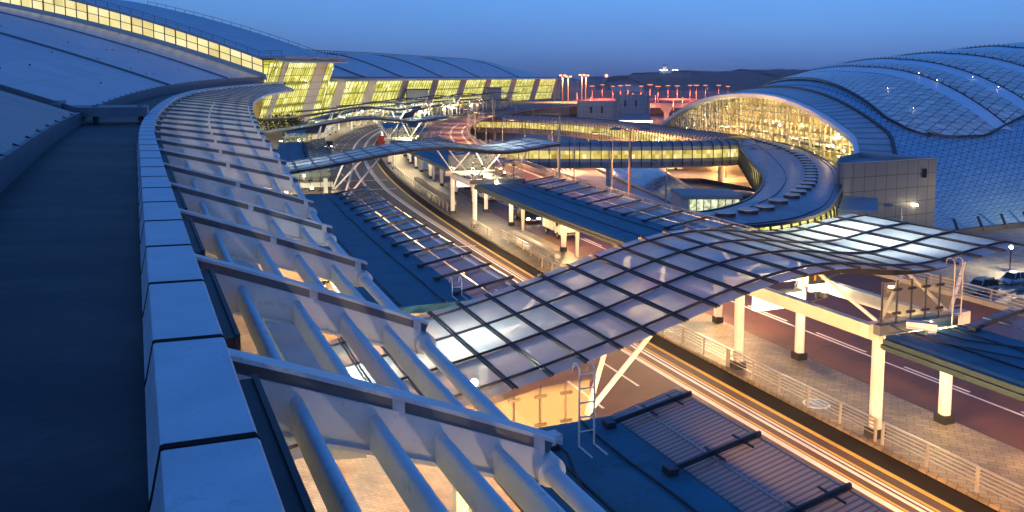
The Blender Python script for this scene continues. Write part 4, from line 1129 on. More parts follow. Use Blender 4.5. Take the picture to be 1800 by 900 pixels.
# small box truck
def truck(loc, rz):
    o = thing('box_truck', 'small white box truck parked by the island under the outer kerb roof', 'truck', (0,0,0))
    m = MB(); m.loft([[Vector((x, y*.82*w, z)) for y, z in ((-1,.45),(-1,.95),(-.96,1.25),(-.8,tp),(.8,tp),(.96,1.25),(1,.95),(1,.45))] for x, tp, w in ((.75,1.95,1),(1.0,1.98,1),(1.55,1.95,1),(1.95,1.45,.98),(2.35,1.15,.95),(2.45,1.0,.9))])
    m.build('cab', C_WHITE, o, smooth=True)
    m = MB(); m.face([(1.6,-.72,1.9),(1.6,.72,1.9),(2.0,.76,1.42),(2.0,-.76,1.42)]); [m.face([(1.0,y*.84,1.3),(1.72,y*.84,1.3),(1.5,y*.8,1.85),(1.0,y*.8,1.85)]) for y in (-1,1)]
    for v in m.v: v.x += .03 if v.x > 1.55 else 0
    m.build('glazing', MT['carglass'], o)
    m = MB(); m.box((-.95, 0, 1.42), 3.2, 1.72, 1.55); bx = m.build('cargo_box', MT['worn'] if False else C_WHITE, o)
    m = MB(); [m.box((-.95+x, y*.868, 1.42), .06, .02, 1.55) for x in (-1.55,-.5,.5,1.55) for y in (-1,1)]; m.box((-2.56, 0, 1.42), .02, .04, 1.5); m.build('box_trim', MT['steel'], bx)
    m = MB(); m.box((-.2, 0, .52), 4.2, 1.0, .18); m.build('chassis', MT['dark'], o)
    m = MB(); m.box((2.46, 0, .62), .1, 1.4, .22); m.build('bumper', MT['signdark'], o)
    for x in (-1.6, 1.5):
        for y in (-1, 1):
            m = MB(); m.tube([(x, y*.62, .32), (x, y*.84, .32)], .32, 16); w = m.build('wheel', MT['tyre'], o)
            m = MB(); m.tube([(x, y*.82, .32), (x, y*.855, .32)], .19, 12); m.build('rim', MT['rimmetal'], w)
    for y in (-1, 1):
        m = MB(); m.box((2.42, y*.6, .92), .08, .3, .18); m.build('headlight', MT['headlamp'], o)
        m = MB(); m.bar((1.75, y*.8, 1.4), (1.85, y*1.05, 1.4), .05); m.box((1.85, y*1.05, 1.42), .08, .16, .3); m.build('mirror', MT['dark'], o)
    o.location = loc; o.rotation_euler = (0, 0, rz)
truck(K(77.5, 34.6, .02), heading(77.5)+math.pi)
# ================================================================== TRANSPORT HALL (right)
ZCT = [(70,11.0),(78,12.4),(92,16.4),(108,21.2),(131,24),(159,27),(200,29.5),(260,31),(330,29)]
def zc(X): return (lerp(ZCT, X-4)+2*lerp(ZCT, X)+lerp(ZCT, X+4))/4
DC = 265.
def dn(X): return 150 + .5*(X-76)
def df(X): return 425 - .25*(X-76)
def shell_z(X, d, lift=0.):
    v = (DC-d)/(DC-dn(X)) if d < DC else (d-DC)/(df(X)-DC)
    return GZ + (zc(X)+lift-GZ)*(1-min(1, abs(v))**2.2)
def arch_X(d): return 84-.0326*d - .36*max(0, 190-d)
TC = thing('transport_hall', 'huge blue shell shaped transport hall with a glowing glass arch and diamond cladding', 'transport hall', (100, 260, GZ))
# bounds of the glazed zone, surveyed on the shell: X against distance for the lower S-shaped edge
# cladding shell: u across X, v along d
NX, ND = 96, 84
def dv(X, v): return DC + (v*(DC-dn(X)) if v < 0 else v*(df(X)-DC))
XS0 = lambda v: arch_X(dv(78, v))+1.2
m = MB(); rows = []; uvs = []
for j in range(ND+1):
    v = -1+2*j/ND; v = math.copysign(abs(v)**.8, v); r = []; q = []
    for i in range(NX+1):
        X = XS0(v) + (300-XS0(v))*(i/NX)**1.25
        d = dv(X, v); p = Vector((X, d, shell_z(X, d))); r.append(p)
        q.append((X/3.1, (math.asin(max(-1, min(1, v)))*62)/3.4))
    rows.append(r); uvs.append(q)
m.grid(rows, uvs)
m.build('shell', MT['clad'], TC, smooth=True)
# glazed strips set into the shell, each a scale rising toward its front edge
bandX = [lambda d: 90.5 + .0*(d), lambda d: 98.5+max(0, (250-d))*.20, lambda d: 108.8+max(0, (250-d))*.28, lambda d: 122.8+max(0, (251-d))*.4, lambda d: 141+max(0, (251-d))*.5, lambda d: 165+max(0, (251-d))*.6, lambda d: 196+max(0,(251-d))*.6]
def frontX(d):   # the first strip's own front edge
    return lerp([(186,97),(189,93),(192.3,90),(200,88),(211,88.4),(223,88.8),(250,89.8),(271,91),(300,93),(360,98)], d)
def lowd(X): return lerp([(86,205),(88,199),(90,192.5),(97,188.8),(106,190),(112,194.8),(122,202),(140,208),(170,214),(240,222)], X)
for k in range(6):
    f0 = frontX if k == 0 else bandX[k]; f1 = bandX[k+1] if k < 6 else None
    m = MB(); rows = []; uvs = []; nd = 46
    dlo = 188.9 if k == 0 else None
    for j in range(nd+1):
        t = j/nd
        # walk down from the far side to the near end of this strip
        d_near = 189.2 if k == 0 else [0,194,202,207,212,217][k]
        d = 345 + (d_near-345)*t
        a = f0(d)+(.0 if k == 0 else 3.9+k*.3); b = f1(d)-.4
        if k == 0: a = min(a, b)
        # close the strip to a point on the S curve
        def edge(X): return max(d, lowd(X))
        r = []; q = []
        for i in range(9):
            X = a+(b-a)*i/8; dd = edge(X); w = i/8
            lift = .5 + .8*(w)*(1-w)*4*.6 + .3*w
            r.append(Vector((X, dd, shell_z(X, dd, lift)))); q.append((X/3.6, dd/3.2))
        rows.append(r); uvs.append(q)
    m.grid(rows, uvs); g = m.build('glazed_strip', MT['shellglass'], TC, smooth=True)
    # pale gutter band and its dark studded rib along the strip's rear edge
    m = MB(); rows = []
    for j in range(nd+1):
        d_near = 190.5 if k == 0 else [0,198,205,210,215,220][k]
        d = 345 + (d_near-345)*j/nd
        b = f1(d); rows.append([Vector((b-.5, max(d, lowd(b)), shell_z(b, max(d, lowd(b)), .75))), Vector((b+3.6+k*.3, max(d, lowd(b)), shell_z(b+3.6, max(d, lowd(b)), .95)))])
    m.grid(rows); m.build('gutter_band', MT['shellband'], TC)
    m = MB(); pts = [Vector((f1(345-(345-191.)*j/60)+3.7+k*.3, 345-(345-191.)*j/60, 0)) for j in range(61)]
    pts = [Vector((p.x, p.y, shell_z(p.x, p.y, 1.0))) for p in pts if p.y > lowd(p.x)-2]
    m.pbar(pts, .26, .36)
    for p in pts[::1]: m.box(p+Vector((0,0,.35)), .2, .2, .4)
    m.build('rib', MT['steeldark'], TC)
m = MB(); pts = []
for j in range(70):
    d = 345-(345-189.)*j/69; X = frontX(d); pts.append(Vector((X-.2, d, shell_z(X, d, .9))))
for X in [93+3*k for k in range(60)]: pts.append(Vector((X, lowd(X)-.3, shell_z(X, lowd(X), .9))))
m.pbar(pts, .3, .4); m.build('edge_rib', MT['steeldark'], TC)
# studs along the front crest
m = MB(); 
for j in range(90):
    d = 200+j*1.8; X = arch_X(d)+10.5; m.box((X, d, shell_z(X, d)+.2), .2, .2, .4)
m.build('stud_row', MT['steeldark'], TC)['kind'] = 'stuff'
# arch rim
def archz(d): return shell_z(arch_X(d), d)
ds = [150.5+(424.5-150.5)*k/80 for k in range(81)]
m = MB(); rows = []
for d in ds:
    X = arch_X(d); z = archz(d)
    rows.append([Vector((X-1.8, d, z-1.1)), Vector((X-2.0, d, z+.1)), Vector((X-1.2, d, z+.6)), Vector((X+.8, d, z+.55)), Vector((X+.8, d, z-1.1))])
m.grid([r+[r[0]] for r in rows]); m.build('arch_rim', MT['shellband'], TC, smooth=True)
m = MB(); rows = []; uvs = []
for k, d in enumerate(ds):
    X = arch_X(d); a = X-1.0; b = X+6.2
    rows.append([Vector((a+(b-a)*i/4, d, shell_z(a+(b-a)*i/4, d)+.95-.1*i) ) for i in range(5)]); uvs.append([(k*1.2, i) for i in range(5)])
m.grid(rows, uvs); m.build('rim_louvre', MT['rim'], TC)
m = MB(); m.pbar([Vector((arch_X(d)+6.6, d, shell_z(arch_X(d)+6.6, d)+.55)) for d in ds], .7, .8); m.build('rim_gutter', MT['steeldark'], TC)
# glass front, leaning trusses, and what glows behind it
da = [152+(422-152)*k/90 for k in range(91)]
m = MB(); m.grid([[Vector((arch_X(d)+.1, d, GZ)), Vector((arch_X(d)+.1, d, archz(d)-.6))] for d in da]); m.build('arch_glass', MT['pane'], TC)
m = MB()
for i, d in enumerate([153+3.4*k for k in range(79)]):
    zt_ = archz(d)-.6
    if zt_ > GZ+1: m.bar((arch_X(d)+.3, d, GZ), (arch_X(d)+.3, d, zt_), .34 if i % 5 == 0 else .13, .3)
for z in [GZ+2.1*k for k in range(1, 12)]:
    run = [d for d in da if archz(d)-.6 > z]
    if len(run) > 1: m.pbar([Vector((arch_X(d)+.3, d, z)) for d in run], .14, .2)
m.build('mullion', MT['steel'], TC)
rnd = random.Random(11); m = MB()
for i, d in enumerate([160+8.2*k for k in range(31)]):
    zt_ = archz(d)-1.0
    if zt_ < GZ+3: continue
    X = arch_X(d)+3.2
    m.bar((X, d, GZ), (X-1.5, d, zt_), .45)
    for z in [GZ+2+3.2*k for k in range(8)]:
        if z+3 < zt_: m.bar((X, d, z), (X+1.2, d+7.5, z+2.6), .26); m.bar((X+1.4, d, z+1.6), (X, d+7.5, z+.3), .2)
m.build('truss', MT['cream'], TC)
m = MB(); m.grid([[Vector((arch_X(d)+16+rnd.uniform(0,.1), d, GZ)), Vector((arch_X(d)+16, d, max(GZ+.2, shell_z(arch_X(d)+16, d)-1.5)))] for d in da], [[(d, 0), (d, max(.01, (shell_z(arch_X(d)+16, d)-1.5-GZ)/26))] for d in da]); m.build('interior_wall', MT['lithall'], TC)
for z in (GZ+5.5, GZ+11):
    m = MB(); run = [d for d in da if archz(d) > z+3]
    m.grid([[Vector((arch_X(d)+7+3*math.sin(d*.05), d, z)), Vector((arch_X(d)+16, d, z)), Vector((arch_X(d)+16, d, z-.8)), Vector((arch_X(d)+7+3*math.sin(d*.05), d, z-.8))] for d in run]); m.build('gallery_floor', MT['cream'], TC)
m = MB()
for _ in range(60):
    d = rnd.uniform(185, 395); z = rnd.uniform(GZ+4, max(GZ+4.5, archz(d)-2)); m.ball((arch_X(d)+rnd.uniform(6, 14), d, z), rnd.uniform(.1, .24), 5)
m.build('hall_lamp', MT['bulbwarm'], TC)['kind'] = 'stuff'
for k, d in enumerate((195, 225, 255, 290, 325)):
    light((arch_X(d)+8, d, GZ+13), (1., .6, .2), 4500, TC, .6)
m = MB()
for X in (97, 106, 119):
    for k in range(2):
        d = rnd.uniform(200, 235); X_ = X+rnd.uniform(-3, 3); m.ball((X_, d, shell_z(X_, d, 1.7)), .045, 5)
m.build('glint_lamp', MT['bulbwarm'], TC)['kind'] = 'stuff'
# foot of the shell
m = MB(); pts = [Vector((X, dn(X)-.6, GZ+.5)) for X in range(74, 300, 6)]; m.pbar(pts, .8, 1.0)
for p in pts: m.bar(p+Vector((0,-.5,0)), p+Vector((0,1.5,2.2)), .35)
m.build('foot_rail', MT['steeldark'], TC)

# ---------------------------------------------------------------- drum towers
def drum(name, label, poly, z0, z1, mat, pitch, nz, windows=(), capmat=None, group=None):
    o = thing(name, label, 'tower', (poly[0][0], poly[0][1], z0), group)
    m = MB(); per = [0]
    pts = poly+[poly[0]]
    for a, b in zip(pts, pts[1:]): per.append(per[-1]+math.dist(a, b))
    rows = [[Vector((x, y, z)) for x, y in pts] for z in (z0, z1)]
    m.grid(rows, [[(q/pitch, 0) for q in per], [(q/pitch, nz) for q in per]])
    b = m.build('wall', mat, o)
    cx = sum(p[0] for p in poly)/len(poly); cy = sum(p[1] for p in poly)/len(poly)
    inn = [(cx+(x-cx)*.93, cy+(y-cy)*.93) for x, y in poly]
    m = MB(); m.grid([[Vector((x, y, z1)) for x, y in poly], [Vector((x, y, z1+.12)) for x, y in poly], [Vector((x, y, z1+.12)) for x, y in inn], [Vector((x, y, z1-.9)) for x, y in inn]], closed=True)
    m.f.append([m.vert((x, y, z1-.9)) for x, y in inn]); m.build('roof', capmat or MT['walkroof2'], o)
    for (x, y, z, w, h, rz) in windows:
        m = MB(); m.box((x, y, z), w, .25, h, rz); m.build('window', MT['carglass'], o)
    return o
MT['walkroof2'] = paint('tower_roof', (.22,.27,.32), .6, .1, .2, .3)
def rounded(poly, r, idx, n=9):
    out = []
    for i, p in enumerate(poly):
        if i not in idx: out.append(p); continue
        a, b = Vector(poly[i-1]), Vector(poly[(i+1) % len(poly)]); p = Vector(p)
        d1 = (a-p).normalized(); d2 = (b-p).normalized(); q1, q2 = p+d1*r, p+d2*r
        for k in range(n+1):
            t = k/n; out.append(tuple((q1*(1-t)**2 + p*2*t*(1-t) + q2*t*t)))
    return out
tw = rounded([(51.8,136.2),(73.7,147.4),(66,160.5),(57.5,149)], 4.6, {0})
TWR = drum('cladded_tower', 'big rounded grey tower clad in square panels at the end of the glass arch', tw, GZ, 2.2, MT['tower'], 2.6, 6, [(70.9,145.9,-.2,.9,1.5,math.atan2(11.2,21.9))])
m = MB(); m.box((69.2,144.7,-5.6), .35, .4, .25, .47); m.build('wall_lamp', MT['bulbwarm'], TWR); light((69.6,143.2,-5.4), WARM, 40, TWR, .15)
drum('concrete_tower', 'grey concrete tower with two slit windows standing left of its twin', rounded([(33.6,428),(53.5,428),(54.5,446),(34,446)], 6, {1}), GZ, 6.4, MT['greytower'], 2.2, 7, [(39.5,428,2.2,1.1,3.2,0),(45,428,2.2,1.1,3.2,0)], MT['paleconc'])
drum('concrete_tower', 'taller grey concrete tower with two slit windows and a canopy roof below', rounded([(59.8,480),(78,480),(78.6,496),(60,496)], 5, {0,1}), GZ, 8.9, MT['greytower'], 2.2, 8, [(63.5,480,4.2,1.1,3.4,0),(69.5,480,4.2,1.1,3.4,0)], MT['paleconc'])
o = thing('entrance_canopy', 'blue lean-to roof with white fascia at the foot of the taller concrete tower', 'canopy', (66, 470, GZ))
m = MB(); m.face([(58,462,-4.6),(76,462,-4.6),(76,479,-1.5),(58,479,-1.5)]); m.face([(58,462,-4.9),(76,462,-4.9),(76,479,-1.8),(58,479,-1.8)]); m.build('roof', MT['looproof'] if False else MT['walkroof2'], o)
m = MB(); m.bar((58,461.8,-5),(76,461.8,-5),.4,1.0); m.build('fascia', MT['litbox'], o)
m = MB(); [(m.bar((58.5+k*4.2,463,GZ),(58.5+k*4.2,463,-5),.6), m.build('post', MT['white'], o), setattr(m, 'v', []), setattr(m, 'f', [])) for k in range(5)]

# ---------------------------------------------------------------- covered walkways
def walkway(name, label, path, zr_, w, crown, hoop_step, group=None, mat='walkroof', zfl=-5.4, lit='litwalk'):
    """path of (x,y); barrel roof with hoops over a lit glazed corridor"""
    P = [Vector((x, y, 0)) for x, y in path]
    # resample
    Lc = [0]
    for a, b in zip(P, P[1:]): Lc.append(Lc[-1]+(b-a).length)
    def pt(l):
        for i in range(len(P)-1):
            if l <= Lc[i+1] or i == len(P)-2:
                t = (l-Lc[i])/(Lc[i+1]-Lc[i]); return P[i].lerp(P[i+1], t)
    def tn(l):
        a, b = pt(max(0, l-2)), pt(min(Lc[-1], l+2)); return (b-a).normalized()
    o = thing(name, label, 'walkway', (P[0].x, P[0].y, GZ), group)
    n = max(4, int(Lc[-1]/3)); rows = []; uvs = []
    def sec(l, k, off=0.):
        c = pt(l); s = Vector((tn(l).y, -tn(l).x, 0)); a = math.pi*k/10
        return c + s*math.cos(a)*(w/2+off) + Vector((0,0,zr_+max(0,math.sin(a))**.8*(crown+off) if 0 < k < 10 else zr_))
    for i in range(n+1):
        l = Lc[-1]*i/n; rows.append([sec(l, k) for k in range(11)]); uvs.append([(l, k) for k in range(11)])
    m = MB(); m.grid(rows, uvs); m.build('roof', MT[mat], o, smooth=True)
    for sg in (-1, 1):
        m = MB(); m.grid([[pt(Lc[-1]*i/n)+Vector((tn(Lc[-1]*i/n).y, -tn(Lc[-1]*i/n).x, 0))*sg*(w/2-.35)+Vector((0,0,z)) for z in (zfl+.6, zr_-.6)] for i in range(n+1)], [[(Lc[-1]*i/n, 0), (Lc[-1]*i/n, 1)] for i in range(n+1)]); m.build('glazing', MT[lit], o)
    m = MB()
    rg = []
    for i in range(n+1):
        l = Lc[-1]*i/n; c = pt(l); s = Vector((tn(l).y, -tn(l).x, 0)); rg.append([c+s*w/2+Vector((0,0,zfl)), c-s*w/2+Vector((0,0,zfl)), c-s*(w/2-.8)+Vector((0,0,zfl-1.7)), c+s*(w/2-.8)+Vector((0,0,zfl-1.7))])
    m.loft(rg); m.build('deck', MT['concrete'], o)
    for sg in (-1, 1):
        sd_ = lambda i, off, z: pt(Lc[-1]*i/n)+Vector((tn(Lc[-1]*i/n).y, -tn(Lc[-1]*i/n).x, 0))*sg*(w/2+off)+Vector((0,0,z))
        m = MB(); m.pbar([sd_(i, -.05, zr_-.4) for i in range(n+1)], .3, 1.0); m.build('eave_trim', MT['steel'], o)
        m = MB(); m.pbar([sd_(i, -.2, zfl+.4) for i in range(n+1)], .2, .9); m.build('spandrel', MT['steel'], o)
    nh = int(Lc[-1]/hoop_step)
    allm = MB()
    for i in range(nh+1):
        l = Lc[-1]*i/nh; m = MB() if nh < 95 else allm
        c = pt(l); s = Vector((tn(l).y, -tn(l).x, 0))
        pts = [sec(l, k, .22) for k in range(11)]
        lo = [c+s*sg*(w/2+.35)+Vector((0,0,z)) for sg in (1, -1) for z in ()]
        a = [c+s*(w/2+.1)+Vector((0,0,zfl-1.2)), c+s*(w/2+.35)+Vector((0,0,zfl-.2)), c+s*(w/2+.3)+Vector((0,0,zr_-.5))]
        b = [c-s*(w/2+.3)+Vector((0,0,zr_-.5)), c-s*(w/2+.35)+Vector((0,0,zfl-.2)), c-s*(w/2+.1)+Vector((0,0,zfl-1.2))]
        m.pbar(a+pts+b, .24 if hoop_step > 2.59 and w < 7 else .15, .2)
        if nh < 95: m.build('hoop', MT['steeldark'], o)
    if nh >= 95: allm.build('hoop', MT['steeldark'], o)['kind'] = 'stuff'
    m = MB(); l = 8
    while l < Lc[-1]-4:
        c = pt(l); m.tube([c+Vector((0,0,GZ)), c+Vector((0,0,zfl-1.7))], .75, 10); l += 32
    m.build('pier', MT['paleconc'], o)
    return o, pt, Lc[-1]
walkway('covered_walkway', 'straight covered walkway with blue barrel roof and lit windows crossing to the loop', [(-14,229),(0,227.5),(20,226.6),(40,227.5),(52,229.5),(59,233),(66,238)], -1.5, 6.4, 1.4, 2.6)
walkway('covered_walkway', 'farther covered walkway curving back behind the straight one with round hoops', [(-16,418),(6,410),(26,388),(40,356),(50,322),(57,290),(63,262),(66,250)], -2.2, 8.2, 2.2, 2.6, zfl=-6.6)
# the broad loop roof
LIN = [(64,236),(60.5,226),(57.5,212),(53.8,194),(50,176),(46.5,158),(41.5,140),(34.5,122.5),(28,112.5),(21.5,107.2),(15.5,105.5)]
LOUT = [(73,257),(75.2,243),(74.6,220),(70.5,196),(64.5,170),(57.3,148),(50.2,130),(41.6,111.5),(33.5,101.5),(25,97.2),(18.5,96.5)]
def spl(L, t):
    t *= len(L)-1; i = min(int(t), len(L)-2); f = t-i
    p = [Vector((*L[max(0, min(len(L)-1, i+k))], 0)) for k in (-1, 0, 1, 2)]
    return .5*((2*p[1]) + (p[2]-p[0])*f + (2*p[0]-5*p[1]+4*p[2]-p[3])*f*f + (3*p[1]-p[0]-3*p[2]+p[3])*f**3)
LOOP = thing('loop_walkway', 'broad blue roofed loop walkway sweeping round the sunken court with skylight discs', 'walkway', (55, 170, GZ))
def lp(t, w):
    a, b = spl(LIN, t), spl(LOUT, t); cr = .75*max(0,math.sin(math.pi*max(0,min(1,w))))**.7 * (1 if t < .75 else .6)
    p = a.lerp(b, w); p.z = -1.5+cr - (.6 if t > .9 else 0)*max(0, (t-.9)/.1); return p
nL = 110; m = MB(); rows = []; uvs = []
acc = 0; pv = None
for i in range(nL+1):
    t = i/nL; c = lp(t, .5); acc += (c-pv).length if pv else 0; pv = c
    rows.append([lp(t, k/12) for k in range(13)]); uvs.append([(acc, k) for k in range(13)])
m.grid(rows, uvs); m.build('roof', MT['looproof'], LOOP, smooth=True)
for w, dz in ((-.004, 0), (1.004, 0)):
    m = MB(); m.pbar([lp(i/nL, w)+Vector((0,0,.02)) for i in range(nL+1)], .35, .4); m.build('eave_trim', MT['steeldark'], LOOP)
m = MB(); m.pbar([lp(i/nL, .3)+Vector((0,0,.04)) for i in range(8, nL-20)], .1, .12); m.build('roof_groove', MT['dark'], LOOP); m = MB(); m.pbar([lp(i/nL, .93)+Vector((0,0,.04)) for i in range(6, nL)], .1, .12); m.build('roof_groove', MT['dark'], LOOP)
for w, nm in ((.05, -1), (.97, 1)):
    m = MB(); m.grid([[lp(i/nL, w)*1.0 + Vector((0,0,0)) - Vector((0,0,.1)), Vector((lp(i/nL, w).x, lp(i/nL, w).y, -5.6))] for i in range(nL+1)], [[(i*1.7, 1), (i*1.7, 0)] for i in range(nL+1)]); m.build('glazing', MT['litwalk'] if nm < 0 else MT['litgreen'], LOOP)
    m = MB()
    for i in range(0, nL+1, 2):
        for sub in (0,):
            t = min(1, (i+sub)/nL); e = lp(t, 0 if nm < 0 else 1); c = lp(t, .5); o_ = (e-c); o_.z = 0; o_.normalize()
            b = Vector((e.x, e.y, -6.6))
            m.pbar([e+Vector((0,0,.15)), e+o_*.3+Vector((0,0,-.8)), e+o_*.4+Vector((0,0,-2.6)), b+o_*.2+Vector((0,0,.6)), b], .2)
    for q in (0, 3):
        m.pbar([lp(i/nL, 0 if nm < 0 else 1)+((lp(i/nL, 0 if nm < 0 else 1)-lp(i/nL, .5))*Vector((1,1,0)) if False else Vector((0,0,0)))+Vector((0,0,-.6-q*1.1)) for i in range(nL+1)], .07)
    m.build('hoop', MT['steeldark'], LOOP)['kind'] = 'stuff'
m = MB(); rg = []
for i in range(nL+1):
    a, b = lp(i/nL, .02), lp(i/nL, .98); rg.append([Vector((a.x, a.y, -5.6)), Vector((b.x, b.y, -5.6)), Vector((b.x, b.y, -7)), Vector((a.x, a.y, -7))])
m.loft(rg); m.build('deck', MT['concrete'], LOOP)
tt = [.03+.0275*k for k in range(25)] + [.735, .775, .815, .86, .905, .95]
for k, t in enumerate(tt):
    w = .62 if t < .7 else .5
    w = lerp([(0,.45),(.12,.55),(.35,.68),(.6,.62),(.72,.5),(1,.5)], t)
    p = lp(t, w); m = MB(); r = 1.15 if t < .7 else 1.3
    m.disc(p-Vector((0,0,.1)), r*.95, .5, 20); sd_ = m.build('skylight_disc', MT['dark'], LOOP); m = MB(); m.disc(p+Vector((0,0,.4)), r, .1, 20, .12); m.build('lid', MT['discs'], sd_, smooth=True)
m = MB()
for t in [.05+.1*k for k in range(10)]:
    p = lp(t, .5); m.tube([Vector((p.x, p.y, GZ)), Vector((p.x, p.y, -7))], .8, 12)
m.build('pier', MT['paleconc'], LOOP)
o = thing('dome_skylight', 'small blue dome on the loop roof beside the lamp post', 'skylight', lp(.12, .2))
m = MB(); m.disc(lp(.12, .2), 1.7, .25, 20, .9); m.build('dome', MT['slopeglass'], o, smooth=True); m = MB(); m.disc(lp(.12, .2)-Vector((0,0,.1)), 1.9, .25, 20); m.build('collar', MT['steel'], o)
# annex between loop and tower
o = thing('annex', 'low blue roofed annex between the loop walkway and the cladded tower', 'annex', (52, 128, GZ))
pl = [(47,122),(52,120.5),(57.5,133.5),(52.2,136.5)]
m = MB(); m.prism(pl, GZ, -3.4); m.build('wall', MT['paleconc'], o); m = MB(); m.prism([(x+(x-52)*.06, y+(y-128)*.06) for x, y in pl], -3.4, -2.9); m.build('roof', MT['walkroof2'], o)

# ---------------------------------------------------------------- court: skylight, pavilion, discs
o = thing('glass_skylight', 'sloping gridded glass skylight rising from the ground beside the court', 'skylight', (35, 230, GZ))
A, Bp, Cp, Dp = Vector((27.5,266,GZ+.6)), Vector((40.5,272,GZ+4.6)), Vector((42,190,GZ+2.6)), Vector((37,183,GZ+.6))
bul = lambda v: Vector((-4.2*math.sin(v*math.pi), 0, 0))
m = MB(); rows = []; uvs = []
for j in range(25):
    v = j/24; a = A.lerp(Dp, v)+bul(v)*-.2+Vector((2.0*math.sin(v*math.pi),0,0))*-.6; b = Bp.lerp(Cp, v)
    rows.append([a.lerp(b, i/10)+Vector((0,0,.5*math.sin(math.pi*i/10))) for i in range(11)]); uvs.append([(i*.8, v*22) for i in range(11)])
m.grid(rows, uvs); m.build('glass_slope', MT['slopeglass'], o, smooth=True)
m = MB(); m.grid([[r[-1], Vector((r[-1].x+1.5, r[-1].y, GZ+.2))] for r in rows]); m.grid([[r[0], Vector((r[0].x-.8, r[0].y, GZ+.1))] for r in rows]); m.build('plinth', MT['dark'], o)
m = MB(); m.pbar([r[-1] for r in rows], .5); m.build('edge_trim', MT['steel'], o); m = MB(); m.pbar([r[0] for r in rows], .5); m.build('edge_trim', MT['steel'], o)
o = thing('glass_pavilion', 'small flat roofed glass pavilion lit greenish white inside the loop', 'pavilion', (42, 172, GZ))
x0, x1, y0, y1 = 35.2, 45.2, 168, 178
m = MB(); m.grid([[Vector((x, y, z)) for x, y in ((x0,y1),(x0,y0),(x1,y0),(x1,y1))] for z in (GZ+.4, GZ+4.4)]); g = m.build('glass_wall', MT['litpav'], o)
m = MB()
for k in range(8): m.bar((x0+(x1-x0)*k/7, y0-.08, GZ+.3), (x0+(x1-x0)*k/7, y0-.08, GZ+4.4), .16)
for z in (1.7, 4.3, .4): m.bar((x0, y0-.08, GZ+z), (x1, y0-.08, GZ+z), .13)
m.build('mullion', MT['steel'], g)
m = MB(); m.box(((x0+x1)/2-.7, (y0+y1)/2, GZ+4.75), x1-x0+2.2, y1-y0+1.2, .7); m.build('roof', MT['walkroof2'], o)
m = MB(); m.box((x0-.9, (y0+y1)/2, GZ+2.2), 1.6, y1-y0, 4.4); m.build('side_wall', MT['paleconc'], o)
for k, (x, y, r, h, lab) in enumerate(((39.5,222,2.9,.5,'flat white disc roof lying left in the dark court'), (45.5,192,3.2,2.2,'round white disc roof raised on a drum behind the pavilion'), (54,203,4.1,.6,'widest pale disc roof lying right in the dark court'))):
    o = thing('disc_roof', lab, 'disc roof', (x, y, GZ+.3))
    m = MB(); m.disc((x, y, GZ+.3), r*.8, h, 24); m.build('drum', MT['greytower'] if False else MT['steel'], o); m = MB(); m.disc((x, y, GZ+.3+h), r, .3, 28, .35); m.build('roof', MT['paleconc'], o, smooth=True)
o = thing('court_wall', 'low dark wall around the sunken court inside the loop', 'wall', (50, 225, GZ))
m = MB(); m.pbar([(38,232,GZ+.8),(52,232,GZ+.8),(62,205,GZ+.8),(58,180,GZ+.8)], .5, 1.2); m.build('coping', MT['dark'], o)
# ochre lit buildings under the walkway
o = thing('lit_bus', 'long white bus with lit windows passing under the covered walkway', 'bus', (50, 262, GZ))
m = MB(); m.box((48, 268, GZ+1.9), 11, 2.6, 2.9, .08); b_ = m.build('body', C_WHITE, o); m = MB(); [m.box((43.6+k*1.75, 266.6+k*.14, GZ+2.4), 1.3, .1, 1.0, .08) for k in range(6)]; m.build('window_band', MT['carglass'], b_)
for x in (44.4, 51.5):
    m = MB(); m.tube([(x, 266.7, GZ+.6), (x, 267.2, GZ+.6)], .5, 10); m.build('wheel', MT['tyre'], o)
o = thing('ramp_gable', 'small gabled glass entrance glowing orange beyond the lower road', 'entrance', (24, 285, GZ))
m = MB(); m.face([(16.5,279,GZ+.2),(30,279,GZ+.2),(25,279,GZ+4.2)]); m.build('lit_gable', MT['litpav'], o); m = MB(); m.face([(15.5,278.6,GZ+.2),(25,278.6,GZ+4.6),(33,300,GZ+4.6),(22,300,GZ+.2)]); m.face([(31,278.6,GZ+.2),(25,278.6,GZ+4.6),(33,300,GZ+4.6),(38,300,GZ+.2)]); m.build('roof', MT['walkroof2'], o); m = MB(); [m.bar((18.5+k*1.4,278.8,GZ+.2),(18.5+k*1.4,278.8,GZ+.2+min(1, (k+1)/5)*3.2*(1 if k < 6 else .5)),.16) for k in range(8)]; m.build('mullion', MT['steeldark'], o)
for k, (x, y) in enumerate(((18,262),(30,282),(46,252),(62,246),(66,225),(70,285),(-2,300),(52,300),(30,330),(10,350))):
    nm = ('left end','gabled entrance','middle','near end','loop bend','arch foot','deck foot','bus','far road','farthest road')[k]
    o = thing('area_lamp', 'orange area lamp near the %s of the covered walkway' % nm if k not in (5,6,7,8,9) else 'orange area lamp on a short post by the %s below the walkways' % nm, 'lamp', (x, y, GZ))
    m = MB(); m.tube([(x,y,GZ),(x,y,GZ+4.2)], .12, 6); m.build('post', MT['postgrey'], o); m = MB(); m.ball((x,y,GZ+4.4), .3, 7); m.build('bulb', MT['bulborange'], o, smooth=True)
    light((x, y, GZ+4.9), SOD, 5500 if k < 5 else 6500, o, .25)

